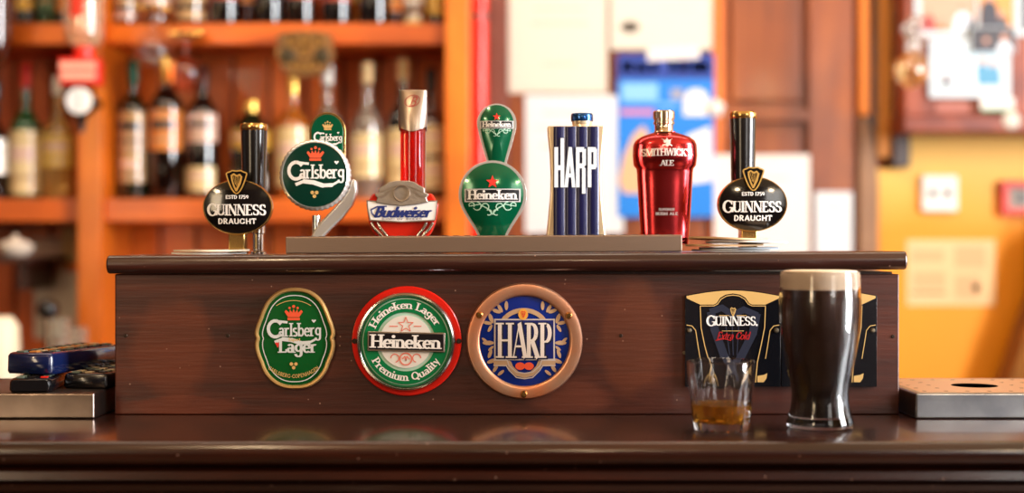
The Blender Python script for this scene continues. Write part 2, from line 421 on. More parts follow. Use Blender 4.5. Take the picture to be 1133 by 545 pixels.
def line(mb, pts, wd, y, mi=0, surf=None, closed=False):
    if surf:
        q = []; m = len(pts)
        for i in range(m if closed else m-1):
            a = pts[i]; b = pts[(i+1) % m]; c = max(1, int(math.hypot(b[0]-a[0], b[1]-a[1])/3.0))
            q += [(a[0]+(b[0]-a[0])*j/c, a[1]+(b[1]-a[1])*j/c) for j in range(c)]
        if not closed: q.append(pts[-1])
        pts = q
    n = len(pts)
    for i in range(n if closed else n-1):
        a = pts[i]; b = pts[(i+1) % n]; dx, dz = b[0]-a[0], b[1]-a[1]; l = math.hypot(dx, dz) or 1
        nx, nz = -dz/l*wd/2, dx/l*wd/2; ex, ez = dx/l*wd*.2, dz/l*wd*.2
        q = [(a[0]+nx-ex, a[1]+nz-ez), (a[0]-nx-ex, a[1]-nz-ez), (b[0]-nx+ex, b[1]-nz+ez), (b[0]+nx+ex, b[1]+nz+ez)]
        up = mb.lift()
        mb.add([(u, (surf(u, v) if surf else y)-up, v) for u, v in q], [(0,1,2,3)], mi)
def patch(mb, pts, y, mi=0, surf=None):
    tris = tessellate_polygon([[Vector((p[0], p[1], 0)) for p in pts]])
    up = mb.lift()
    mb.add([(a, (surf(a, b) if surf else y)-up, b) for a, b in pts], [tuple(t) for t in tris], mi)
def star(cx, cz, r, r2=None, rot=90):
    r2 = r2 or r*.4
    return [(cx+(r if i % 2 == 0 else r2)*math.cos(math.radians(rot+36*i)), cz+(r if i % 2 == 0 else r2)*math.sin(math.radians(rot+36*i))) for i in range(10)]
def crown(mb, cx, cz, s, y, mi=0, surf=None):
    base = [(-.5,-.5),(.5,-.5),(.5,-.3),(-.5,-.3)]
    patch(mb, [(cx+a*s, cz+b*s) for a, b in base], y, mi, surf)
    body = [(-.45,-.25),(.45,-.25),(.75,.2),(.62,.34),(.36,.1),(.3,.38),(.12,.12),(0,.44),(-.12,.12),(-.3,.38),(-.36,.1),(-.62,.34),(-.75,.2)]
    patch(mb, [(cx+a*s, cz+b*s) for a, b in body], y, mi, surf)
    for a, b, r in ((0,.62,.13),(.33,.5,.1),(-.33,.5,.1)): patch(mb, circ(cx+a*s, cz+b*s, r*s, 8), y, mi, surf)
def harp(mb, cx, cz, s, y, mi=0, surf=None):
    """small harp: pillar at left, neck curling over, sounding board, strings"""
    line(mb, [(cx-.5*s, cz+.8*s), (cx-.42*s, cz+.2*s), (cx-.22*s, cz-.4*s), (cx+.02*s, cz-.9*s)], .18*s, y, mi, surf)
    line(mb, [(cx-.5*s, cz+.75*s), (cx-.25*s, cz+.92*s), (cx+.1*s, cz+.7*s), (cx+.4*s, cz+.85*s), (cx+.6*s, cz+.6*s)], .18*s, y, mi, surf)
    line(mb, [(cx+.6*s, cz+.62*s), (cx+.42*s, cz-.1*s), (cx+.02*s, cz-.9*s)], .24*s, y, mi, surf)
    for k in range(4):
        a = -.3+.2*k; line(mb, [(cx+a*s, cz+.72*s), (cx+(a*.4+.05)*s, cz-(.2+.1*k)*s)], .05*s, y, mi, surf)
G['x'] = (.5, [Ln(.06,.64,.44,0), Ln(.44,.64,.06,0,'T')])
# ------------------------------------------------------------------ materials
M_CHROME = mat('chrome', (205, 203, 200), .13, 1.0)
M_SATIN = mat('satin steel', (176, 162, 150), .34, 1.0, bump=.05, bscale=60, stretch=(1, 20, 20))
M_STEEL = mat('worn stainless steel', (142, 126, 116), .3, 1.0, bump=.12, bscale=25, vary=(112, 98, 90), vscale=14)
M_BRASS = mat('polished brass', (206, 170, 104), .22, 1.0)
M_SILV = mat('polished silver alloy', (216, 214, 210), .24, .62, coat=.3)
M_GOLD = mat('gold paint', (203, 160, 84), .35, .6)
M_GOLDFLAT = mat('gold print', (206, 168, 102), .45)
M_BLACKGL = mat('black gloss plastic', (10, 9, 10), .12, coat=.6)
M_BLACK = mat('black enamel', (12, 11, 13), .16, coat=.3)
M_WHITE = mat('white print', (236, 234, 232), .45)
M_SILVERP = mat('silver print', (200, 198, 200), .4)
M_GREEN = mat('bright green enamel', (0, 92, 60), .16, .35, coat=.5)
M_GREEN2 = mat('dark bottle green enamel', (4, 56, 44), .14, .2, coat=.6)
M_GREEN3 = mat('leaf green enamel', (10, 84, 34), .2, coat=.5)
M_RED = mat('red enamel', (214, 30, 16), .28, coat=.4)
M_REDP = mat('red print', (214, 44, 34), .45)
M_PINKP = mat('pale red print', (222, 120, 104), .5)
M_ORANGEP = mat('orange red print', (226, 84, 50), .45)
M_NAVY = mat('navy enamel', (10, 14, 66), .32, .1, coat=.2)
M_BLUE = mat('royal blue enamel', (8, 38, 128), .16, coat=.6)
M_COPPER = mat('tarnished copper alloy', (232, 150, 108), .36, .85, vary=(206, 170, 146), vscale=18, bump=.08, bscale=50)
M_REDMET = mat('red anodised metal', (206, 62, 66), .2, 1.0)
M_PALEBLUE = mat('pale blue print', (226, 236, 248), .4)
M_SCREW = mat('dull screw', (150, 140, 120), .4, 1.0)
M_DARKSCREW = mat('dark screw', (60, 48, 40), .45, .8)
M_GLASS = mat('clear glass', (255, 255, 255), 0.0, trans=1.0, ior=1.45)

def blot_wood(name, blots, *a, **k):
    """wood with worn oval areas of their own redder colour: blots = (x, z, rx, rz) in metres of the panel"""
    m = wood(name, *a, **k); nt = m.node_tree; b = nt.nodes['Principled BSDF']; N = nt.nodes.new; L = nt.links.new
    src = b.inputs['Base Color'].links[0].from_socket
    tc = N('ShaderNodeTexCoord'); nz = N('ShaderNodeTexNoise'); nz.inputs['Scale'].default_value = 22; nz.inputs['Detail'].default_value = 6; L(tc.outputs['Object'], nz.inputs['Vector'])
    for (x, z, rx, rz, s, c) in blots:
        mp = N('ShaderNodeMapping'); mp.vector_type = 'POINT'
        mp.inputs['Location'].default_value = (-x/rx, 0, -z/rz); mp.inputs['Scale'].default_value = (1/rx, 0, 1/rz)
        L(tc.outputs['Object'], mp.inputs['Vector'])
        ln = N('ShaderNodeVectorMath'); ln.operation = 'LENGTH'; L(mp.outputs[0], ln.inputs[0])
        ad = N('ShaderNodeMath'); ad.operation = 'MULTIPLY_ADD'; L(nz.outputs['Fac'], ad.inputs[0]); ad.inputs[1].default_value = .7; L(ln.outputs['Value'], ad.inputs[2])
        r = N('ShaderNodeValToRGB'); r.color_ramp.elements[0].position = 1.02; r.color_ramp.elements[0].color = (1, 1, 1, 1)
        r.color_ramp.elements[0].position = .98; r.color_ramp.elements[1].position = 1.0; r.color_ramp.elements[1].color = (0, 0, 0, 1)
        # scale the distance so that the edge of the oval falls inside the ramp
        sc = N('ShaderNodeMath'); sc.operation = 'MULTIPLY'; sc.inputs[1].default_value = .7; L(ad.outputs[0], sc.inputs[0]); L(sc.outputs[0], r.inputs[0])
        r.color_ramp.elements[0].position = .8
        mm = N('ShaderNodeMath'); mm.operation = 'MULTIPLY'; mm.inputs[1].default_value = s; L(r.outputs[0], mm.inputs[0])
        mx = N('ShaderNodeMix'); mx.data_type = 'RGBA'; L(mm.outputs[0], mx.inputs['Factor']); L(src, mx.inputs['A']); mx.inputs['B'].default_value = rgb(c)
        src = mx.outputs['Result']
    L(src, b.inputs['Base Color'])
    return m
M_BARTOP = wood('varnished dark bar wood', (26, 9, 4), (42, 15, 7), (62, 24, 11), rough=.24, coat=.4, axis='x', scale=2.2, bump=.05, specks=.5)
M_BARDARK = wood('dark bar front wood', (24, 10, 6), (38, 16, 9), (54, 23, 14), rough=.35, coat=.4, axis='x', scale=2.5, bump=.1, specks=.4)
M_BOX = blot_wood('scuffed font box wood', [(-.382, .075, .045, .062, .45, (104, 46, 20)), (.137, .085, .04, .07, .4, (104, 50, 22)), (.065, .02, .05, .02, .35, (112, 54, 34)), (-.37, .01, .07, .012, .5, (104, 44, 22))],
                  (42, 14, 7), (68, 25, 12), (96, 42, 22), rough=.42, coat=.12, axis='x', scale=2.2, bump=.12, specks=.6)
M_LEDGE = wood('ledge wood', (32, 14, 11), (48, 21, 16), (66, 30, 22), rough=.3, coat=.5, axis='x', scale=2.5, bump=.15, specks=.7)
M_ORANGEW = wood('orange stained pine', (186, 76, 6), (210, 92, 10), (228, 112, 20), rough=.42, coat=.2, axis='x', scale=1.4, bump=.03)
M_ORANGEV = wood('orange stained upright', (196, 88, 10), (220, 108, 18), (236, 130, 32), rough=.42, coat=.2, axis='z', scale=1.4, bump=.03)
M_SLAT = wood('red brown boards', (188, 78, 16), (220, 102, 24), (240, 128, 38), rough=.5, coat=.1, axis='z', scale=1.3, bump=.03)
M_DOORW = wood('red brown door wood', (100, 44, 10), (136, 64, 16), (170, 90, 30), rough=.45, coat=.12, axis='z', scale=1.1, bump=.03)
M_DARKW = wood('dark shelf wood', (40, 18, 12), (54, 24, 16), (70, 32, 20), rough=.45, coat=.2, axis='z', scale=1.4, bump=.03)

# ------------------------------------------------------------------ the room
def struct(name, mb, m, **k): return tag(mb.build(name, m, **k), kind='structure')
YB = 1620.0
M_YEL = mat('ochre wall paint', (232, 158, 52), .6, vary=(226, 148, 44), vscale=3)
M_YEL2 = mat('cream wall paint', (236, 190, 112), .6, vary=(232, 182, 100), vscale=3)
M_CREAM = mat('smoky cream plaster', (176, 146, 108), .8)
M_FLOORM = wood('floor boards', (70, 44, 28), (92, 60, 38), (112, 76, 50), axis='y', rough=.5)
struct('floor', MB().box(-2600, 2600, -3600, YB+120, -80, 0), M_FLOORM, smooth=0)
struct('ceiling', MB().box(-2600, 2600, -3600, YB+120, 2700, 2760), M_CREAM, smooth=0)
M_PUBW = wood('dark pub panelling', (44, 26, 16), (64, 38, 22), (84, 52, 30), rough=.5, coat=.1, axis='z')
struct('wall_left', MB().box(-2560, -2480, -3480, YB, 0, 2700), M_PUBW, smooth=0)
# right wall and street wall are built around their window openings
def wall_with_holes(name, along, at, th, a0, a1, z0, z1, holes, m):
    mb = MB()
    cuts = sorted(holes)
    def bx(p, q, r, s):
        if along == 'y': mb.box(at, at+th, p, q, r, s)
        else: mb.box(p, q, at, at+th, r, s)
    pos = a0
    for (h0, h1, hz0, hz1) in cuts:
        bx(pos, h0, z0, z1); bx(h0, h1, z0, hz0); bx(h0, h1, hz1, z1); pos = h1
    bx(pos, a1, z0, z1)
    return struct(name, mb, m, smooth=0)
M_PLAST = mat('warm plaster', (150, 112, 72), .8)
wall_with_holes('wall_right', 'y', 2420, 90, -3480, YB, 0, 2700, [(-1040, -200, 700, 2620), (380, 1120, 1180, 2320)], M_PLAST)
wall_with_holes('wall_front', 'x', -3560, 80, -2560, 2510, 0, 2700, [(-2260, -1740, 1150, 2350), (1480, 2320, 1230, 2470)], M_PUBW)
struct('wall_back', MB().box(-2560, 2510, YB, YB+80, 0, 2700), M_SLAT, smooth=0)
def window(n, along, at, a0, a1, z0, z1, mull):
    fr = MB(); gl = MB(); t = 45
    def bx(mb, p, q, r, s, d0, d1):
        if along == 'y': mb.box(at+d0, at+d1, p, q, r, s)
        else: mb.box(p, q, at+d0, at+d1, r, s)
    bx(fr, a0, a1, z0, z0+t, 20, 70); bx(fr, a0, a1, z1-t, z1, 20, 70); bx(fr, a0, a0+t, z0+t, z1-t, 20, 70); bx(fr, a1-t, a1, z0+t, z1-t, 20, 70)
    for k in range(1, mull+1):
        c = a0+(a1-a0)*k/(mull+1); bx(fr, c-15, c+15, z0+t, z1-t, 20, 70)
    o = tag(fr.build('window_%d' % n, M_CREAM, smooth=0), kind='structure')
    bx(gl, a0+t, a1-t, z0+t, z1-t, 40, 46)
    gl.build('pane', M_GLASS, o, smooth=0)
window(1, 'y', 2420, -1040, -200, 700, 2620, 1)
window(2, 'y', 2420, 380, 1120, 1180, 2320, 0)
window(3, 'x', -3560, 1480, 2320, 1230, 2470, 1)
window(4, 'x', -3560, -2260, -1740, 1150, 2350, 0)

# ------------------------------------------------------------------ the bar counter and the box on it
BAR = 1070.0
counter = thing('bar_counter', (0, 0, 0), 'long dark varnished wooden bar counter with a rounded front edge across the foreground', 'bar counter')
prof = [(170, BAR), (-212, BAR)] + [(-212-12*math.sin(math.radians(a)), BAR-12+12*math.cos(math.radians(a))) for a in range(15, 181, 15)] + \
       [(-206, BAR-27), (-216, BAR-30), (-217, BAR-38), (-200, BAR-40), (170, BAR-40)]
MB().prism_x(prof, -2300, 2300).build('countertop', M_BARTOP, counter, smooth=35)
MB().prism_x([(-206, BAR-40.2), (-212, BAR-44), (-208, BAR-50), (-196, BAR-53), (-188, BAR-60), (-186, 0.5), (140, 0.5), (140, BAR-40.2)], -2280, 2280).build('front_panel', M_BARDARK, counter, smooth=35)

TILT = 0.0053
def LZ(x): return 1251.4 + x*TILT
BX0, BX1 = X(127, 1600), X(995, 1600)
box = thing('wooden_font_box', (0, 0, BAR), 'dark red-brown wooden box standing on the bar, carrying the beer taps and four brand badges', 'tap box')
MB().box(BX0, BX1, 0, 150, 0.2, 158).build('front_panel', M_BOX, box, smooth=0, bevel=1.5)
lp = []
for a in range(0, 181, 15): lp.append((-6-9.5*math.sin(math.radians(a)), 0.5+10.25*math.cos(math.radians(a))))
lp = [(210, 10.75)] + lp + [(210, -9.75)]
led = MB().prism_x(lp, X(117, 1585), X(1004.5, 1585))
led.xf(Matrix.Translation((0, 0, 1251.4-10.75-BAR)) @ Matrix.Rotation(-TILT, 4, 'Y'))
led.build('ledge', M_LEDGE, box, smooth=50, bevel=2.0)
MB().box(BX0+6, BX1-6, 8, 205, 158, 160.5).build('packing_strip', M_BARDARK, box, smooth=0)
sm = None
fb = Fr(1600, (0, 0, BAR))
for (px, py) in ((139, 371), (252, 371), (687, 371), (757, 390), (988, 372)):
    MB().lathe([(0, -.9), (1.6, -.9), (2.2, 0)], 10, (fb.x(px), 0, fb.z(py)), axis='y').build('screw_head', M_DARKSCREW if px != 757 else M_SCREW, box)

# ------------------------------------------------------------------ drip tray on the ledge
x0, x1 = X(316, 1605), X(755, 1605); xc = (x0+x1)/2; w2 = (x1-x0)/2
dt = thing('ledge_drip_tray', (xc, 5, LZ(xc)), 'long narrow brushed steel drip tray lying along the ledge in front of the tap handles', 'drip tray')
hh = 20
MB().box(-w2, w2, 0, 46, .6, hh).xf(Matrix.Rotation(-TILT, 4, 'Y')).build('tray', mat('brownish brushed steel', (150, 130, 116), .38, .9, bump=.05, bscale=60, stretch=(1, 20, 20)), dt, smooth=0, bevel=1.6, bseg=3)
g = MB()
for i in range(34):
    xx = -w2+14+i*(2*w2-28)/33
    g.box(xx-3, xx+3, 6, 40, hh+.01, hh+.5)
g.xf(Matrix.Rotation(-TILT, 4, 'Y')).build('drain_slots', mat('drain shadow metal', (60, 56, 54), .5, .8), dt, smooth=0)

# ------------------------------------------------------------------ tap handles
LD, HD = 1650.0, 1690.0
def guinness_tap(lpx, lpy, hpx, top, label, dy=0):
    ox, oy = X(hpx, HD), 90.0; o = (ox, oy, LZ(ox))
    t = thing('beer_tap', o, label, 'beer tap', 'stout tap handles at the two ends of the ledge')
    h = Fr(HD, o); f = Fr(LD, o); k = f.k
    ztop = h.z(top)
    MB().lathe([(13.2, 40), (13.6, 60), (15.4, ztop-9), (15.4, ztop-8)], 36).build('handle', mat('black satin handle', (16, 15, 17), .22, coat=.4), t)
    MB().lathe([(15.5, ztop-8), (16.3, ztop-7), (16.3, ztop-1.5), (15.2, ztop), (11, ztop), (10, ztop-1.2), (0, ztop-1.2)], 36).build('end_cap', M_BRASS, t)
    MB().lathe([(9, .3), (9, 3), (6.5, 4), (6.5, 24), (8, 25), (8, 40)], 28, (5, 0, 0)).build('spout_stem', M_CHROME, t)
    cx, cz = f.x(lpx), f.z(lpy); y0 = f.y
    MB().box(cx-12, cx+7, y0+6, y0+30, .4, cz-14).build('mounting_block', M_BRASS, t, bevel=1.5)
    a, b = 38.5*k, 30.5*k
    outl = arcpts(cx, cz, a, b, 0, 360, 72)[:-1]
    rim = MB().rings(outl, [(0, -6, 0), (0, 1, 0), (.6, 2.0, 0), (1.4, 2.0, 0), (1.7, 1.4, 0)], c=(cx, cz), back=6)
    rim.xf(Matrix.Translation((0, y0, 0)))
    rim.prism(arcpts(cx, cz, a-.6, b-.6, 0, 360, 72)[:-1], y0+1, y0+6)
    rim.build('lens_rim', M_BRASS, t)
    inn = arcpts(cx, cz, a-1.6, b-1.6, 0, 360, 72)[:-1]
    MB().dome(inn, (cx, cz), 1.6, 5.5, y=y0).build('lens', M_BLACKGL, t)
    def surf(x, z): return y0 - (5.5 - 3.9*min(1, ((x-cx)/(a-1.6))**2 + ((z-cz)/(b-1.6))**2)) - .35
    tx = MB(); q = lambda px: cx + px*k
    write(tx, 'ESTD 1759', cx, cz+9.0*k, 4.1*k, 0, surf=surf, S=.2, T=.16, serif=False, track=.05, width=25*k)
    write(tx, 'UINNESS', cx+4.8*k, cz-9.2*k, 12.2*k, 0, surf=surf, S=.2, T=.085, width=54*k)
    write(tx, 'G', cx-27*k, cz-10.2*k, 14.6*k, 0, surf=surf, S=.19, T=.085, width=12*k)
    write(tx, 'DRAUGHT', cx, cz-18.6*k, 6*k, 0, surf=surf, S=.2, T=.17, serif=False, track=.08, width=42*k)
    tx.build('lettering', M_WHITE, t, smooth=0)
    s = k
    hz = cz + 27*s
    shp = [(0,-14),(-5,-9),(-9,0),(-11.5,8),(-12,11),(-7,12.5),(-5,14),(0,13),(5,14),(7,12.5),(12,11),(11.5,8),(9,0),(5,-9)]
    shp = smoothpoly([(cx+u*s*.95, hz+v*s*.95) for u, v in shp], 2)
    MB().prism(shp, y0-7, y0+2).build('harp_plate', M_BLACKGL, t, bevel=.6)
    hp = MB()
    line(hp, shp, 1.5, y0-7.3, closed=True)
    harp(hp, cx-.6, hz, 10*s, y0-7.4)
    hp.build('harp_emblem', M_GOLD, t, smooth=0)
    return t
guinness_tap(263, 229, 281, 137, 'black stout tap with oval lens at the left end of the ledge')
guinness_tap(832.5, 225.5, 822, 124, 'black stout tap with oval lens at the right end, above the beer mats')

def carls_lettering(mb, cx, cz, w, y, surf=None, mi=0):
    h = w*.25
    def warp(u, v): return u, v + .012*u
    write(mb, 'arlsberg', cx+w*.1, cz, h, y, mi, surf=surf, S=.17, T=.1, width=w*.8, warp=warp)
    q = [(cx-w*.36+w*.13*math.cos(math.radians(a)), cz+h*.56+w*.15*math.sin(math.radians(a))) for a in range(40, 321, 20)]
    line(mb, q, w*.06, y, mi, surf)
    line(mb, [(cx-w*.3, cz+h*1.12), (cx-w*.14, cz+h*1.05)], w*.045, y, mi, surf)
    sw = [(cx-w*.36, cz-h*.42), (cx-w*.22, cz-h*.2), (cx-w*.05, cz-h*.28), (cx+w*.12, cz-h*.5), (cx+w*.28, cz-h*.46), (cx+w*.4, cz-h*.2)]
    for i in range(len(sw)-1): line(mb, sw[i:i+2], w*(.035+.045*math.sin((i+.8)/5*PI)), y, mi, surf)
    for hx in (cx+w*.36,):
        patch(mb, [(hx-w*.045, cz+h*1.2), (hx-w*.02, cz+h*1.27), (hx, cz+h*1.2), (hx+w*.02, cz+h*1.27), (hx+w*.045, cz+h*1.2), (hx, cz+h*1.0)], y, mi, surf)
def carlsberg_tap():
    d = 1650; ox, oy = X(352, 1670), 75.0; o = (ox, oy, LZ(ox)); f = Fr(d, o); k = f.k; y0 = f.y
    t = thing('beer_tap', o, 'round green-faced chrome tap handle with curved metal stem, second from left', 'beer tap')
    # curved stem: from the right side of the disc down to the base
    P = [(391, 198), (390, 210), (384, 223), (373, 236), (361, 248), (352, 258), (347, 270)]
    Wd = [4, 8, 11, 12, 11.5, 10.5, 11]
    L_ = []; R_ = []
    for i, (px, py) in enumerate(P):
        a = P[max(i-1, 0)]; b = P[min(i+1, len(P)-1)]; tx, tz = b[0]-a[0], -(b[1]-a[1]); l = math.hypot(tx, tz); nx, nz = -tz/l, tx/l
        X0, Z0 = f.x(px), f.z(py); L_.append((X0+nx*Wd[i]*k*.6, Z0+nz*Wd[i]*k*.6)); R_.append((X0-nx*Wd[i]*k*.6, Z0-nz*Wd[i]*k*.6))
    poly = L_ + R_[::-1]
    MB().prism(poly, y0+2, y0+20).build('curved_stem', M_SILV, t, bevel=3, bseg=3)
    MB().lathe([(16, .3), (16, 4), (10, 6), (10, 12)], 28, (f.x(350), 12, 0)).build('base', M_CHROME, t)
    MB().lathe([(5, 4), (5, 45)], 16, (f.x(349), y0+8, 0)).build('spout_stem', M_CHROME, t)
    cx, cz = f.x(348.5), f.z(193.5); R = 39.5*k
    n = 180
    def rf(r, h, a): return r*(1 + (.011*math.cos(a*41) if r > R*.94 else 0))
    ring = MB().lathe([(0, 12), (R*.9, 12), (R*.99, 9), (R, 3), (R*.97, -1), (R*.91, -3), (R*.9, -2), (0, -2)], n, (cx, y0, cz), axis='y', rfun=rf)
    ring.build('chrome_ring', M_SILV, t)
    Rf = R*.895
    MB().dome(circ(cx, cz, Rf, 64), (cx, cz), 2.4, 4.6, y=y0).build('face', M_GREEN2, t)
    def surf(x, z): return y0 - (4.6-2.2*min(1, ((x-cx)**2+(z-cz)**2)/Rf**2)) - .3
    w = MB(); carls_lettering(w, cx+2*k, cz-4*k, 62*k, 0, surf); w.build('lettering', M_WHITE, t, smooth=0)
    c = MB(); crown(c, cx+1, cz+22*k, 13*k, 0, 0, surf); c.build('crown_emblem', M_ORANGEP, t, smooth=0)
    c = MB()
    for u, v in ((-2.4, 1), (2.4, 1), (0, -3)): patch(c, circ(cx+u*k, cz-20.5*k+v*k, 2.1*k, 8), 0, 0, surf)
    c.build('hop_emblem', M_GOLDFLAT, t, smooth=0)
    # upper plate
    f2 = Fr(1664, o); y2 = f2.y; pc = (f2.x(362), f2.z(148)); pw, ph = 20*f2.k, 25*f2.k
    pl = [(pc[0]-pw*.92, pc[1]-ph*1.3), (pc[0]+pw*1.0, pc[1]-ph*1.3), (pc[0]+pw*1.02, pc[1]+ph*.1)] + arcpts(pc[0]+pw*.02, pc[1]+ph*.1, pw, ph*.85, 0, 180, 20)[1:]
    MB().prism(pl, y2-2, y2+8).build('upper_plate_frame', M_BRASS, t, bevel=1.5)
    cc = (pc[0], pc[1]); inner = [(cc[0]+(u-cc[0])*.88, cc[1]+(v-cc[1])*.9) for u, v in pl]
    MB().prism(inner, y2-3, y2-1).build('upper_plate', M_GREEN, t, bevel=.5)
    w = MB(); carls_lettering(w, cc[0]+1.5, cc[1]-8*f2.k, 31*f2.k, y2-3.3); w.build('small_lettering', M_WHITE, t, smooth=0)
    c = MB(); crown(c, cc[0]+1, cc[1]+8*f2.k, 8*f2.k, y2-3.3); c.build('small_crown', M_GOLDFLAT, t, smooth=0)
carlsberg_tap()

def budweiser_tap():
    d = 1650; ox, oy = X(450, 1672), 75.0; o = (ox, oy, LZ(ox)); f = Fr(d, o); k = f.k; y0 = f.y
    t = thing('beer_tap', o, 'tap handle with clear red column, silver slanted top and crest over a script name band', 'beer tap')
    fc = Fr(1668, o); cx = fc.x(455.3); r = 14.3*fc.k
    m_red = mat('clear red acrylic', (255, 26, 10), .06, trans=.72, coat=.3)
    MB().lathe([(r, 12), (r, fc.z(133)), (0, fc.z(133))], 40, (cx, 18-0, 0)).build('column', m_red, t)
    m_core = mat('red column core', (190, 14, 8), .3)
    MB().lathe([(r*.3, 12), (r*.3, fc.z(138)), (0, fc.z(138))], 16, (cx, 18, 0)).build('column_core', m_core, t)
    # top block: rounded front, slanted flat face carrying the letter
    zt, zm, zb = fc.z(97), fc.z(122), fc.z(145)
    top = MB(); n = 40; R2 = 16.2*fc.k
    vs = []; rows = [(zb, 0), (zb+3, 0), (zm, 0), (zt, 0)]
    for j, (z, _) in enumerate(rows):
        for i in range(n):
            a = 2*PI*i/n; px_ = R2*max(-.96, min(.96, math.cos(a)*1.08)); py_ = R2*math.sin(a)
            zz = z
            if j <= 1: zz = z + (7 if j == 0 else 7)*(abs(math.cos(a))**1.5)*(1 if math.sin(a) < 0 else .4)
            if j == 3: zz = z - 0
            yy = py_
            if j == 3: yy = max(py_, -R2*.2)
            vs.append((px_+cx, yy+18, zz))
    fs = [(j*n+i, j*n+(i+1) % n, (j+1)*n+(i+1) % n, (j+1)*n+i) for j in range(3) for i in range(n)] + [tuple(range(n)), tuple(3*n+i for i in range(n))]
    top.add(vs, fs).build('top_block', M_SATIN, t, bevel=1.0)
    b = MB()
    P0 = Vector((cx, 18-R2*.98, zm)); P1 = Vector((cx, 18-R2*.2, zt))
    def slant(x, z): return 18 + (-R2*.98 + (z-zm)/(zt-zm)*R2*.78) - .7
    bl = [(cx-2.5, zm+6), (cx+.5, zt-6)]
    write(b, 'B', cx, zm+6, 12, 0, surf=slant, S=.14, T=.1, shear=.35)
    e = [(cx+9*math.cos(a*PI/12)*.95+.2*math.sin(a*PI/12)*8, zm+12.5+9*math.sin(a*PI/12)*.8) for a in range(24)]
    line(b, e, .9, 0, surf=slant, closed=True)
    b.build('letter_emblem', mat('dull red engraving', (146, 60, 52), .5), t, smooth=0)
    MB().lathe([(15, .3), (15, 5), (9, 8), (9, 16)], 28, (cx, 18, 0)).build('base', M_CHROME, t)
    # emblem
    ex = f.x(445); q = lambda a, b: (ex+a*k, f.z(b))
    body = [q(-40, 226), q(-37, 246), q(-33, 256), q(-26, 264), q(-16, 270), q(16, 270), q(26, 264), q(33, 256), q(37, 246), q(40, 226), q(33, 214), q(-33, 214)]
    MB().prism(body, y0+1, y0+14).build('emblem_body', mat('red emblem enamel', (206, 36, 18), .25, coat=.5), t, bevel=2)
    band = [q(-38.5, 222), q(-30, 222.5), q(-15, 226), q(0, 227.5), q(15, 226), q(30, 222.5), q(39, 222), q(38, 233), q(36.5, 243.5), q(0, 245.5), q(-35, 243.5), q(-37.5, 233)]
    MB().prism(band, y0-5, y0+2).build('name_band', mat('white enamel', (240, 238, 236), .25, coat=.4), t, bevel=.8)
    edge = MB(); line(edge, band, 1.2, y0-5.4, closed=True); edge.build('band_edge', M_SATIN, t, smooth=0)
    wd = MB()
    write(wd, 'Budweiser', ex, f.z(240.2), 11.5*k, y0-5.6, S=.2, T=.12, serif=False, shear=.32, track=-.04, width=62*k, grow=.02)
    line(wd, [q(-33, 236), q(-34, 232), q(-27, 228.5), q(-17, 228.2)], 1.5, y0-5.6)
    line(wd, [q(-33, 236), q(-30, 239), q(-25, 240)], 1.5, y0-5.6)
    wd.build('lettering', mat('blue print', (28, 44, 112), .4), t, smooth=0)
    w2_ = MB(); write(w2_, 'KING OF BEERS', ex, f.z(243.3), 2.1*k, y0-5.6, S=.16, T=.14, serif=False, width=44*k, track=.1); w2_.build('small_lettering', mat('grey print', (130, 120, 130), .5), t, smooth=0)
    crest = [q(-29, 224), q(-27, 219), q(-30, 215), q(-25, 213), (q(-25, 208)), q(-19, 205), q(-14, 201.5), q(-6, 200), q(6, 200), q(14, 201.5), q(19, 205), q(25, 208), q(25, 213), q(30, 215), q(27, 219), q(29, 224), q(15, 226.5), q(0, 228), q(-15, 226.5)]
    MB().prism(crest, y0-7, y0+3).build('crest', mat('pewter', (166, 156, 146), .38, .8, bump=.3, bscale=120), t, bevel=1.4)
    cr = MB().lathe([(7.5, -1.4), (9.4, -1.6), (10, 0)], 36, (ex, y0-7, f.z(214)), axis='y', closed=True)
    line(cr, [q(-24, 213), q(-10, 207), q(0, 205), q(10, 207), q(24, 213)], 1.0, y0-7.5)
    for a in (-1, 1): line(cr, [q(13*a, 211), q(19*a, 217), q(25*a, 218)], 1.3, y0-7.5)
    cr.build('crest_relief', M_SATIN, t)
    for nm, s in (('bowl_ring', -1), ('bowl_ring', 1)):
        for j in (0, 1):
            MB().tube([(ex+s*(34-7*j)*k, y0-1, f.z(246)), (ex+s*(31-7*j)*k, y0-2, f.z(252)), (ex+s*(25-6*j)*k, y0-2, f.z(258)), (ex+s*(18-5*j)*k, y0-1, f.z(266))], 1.7*k, 10).build(nm, M_CHROME, t)
budweiser_tap()

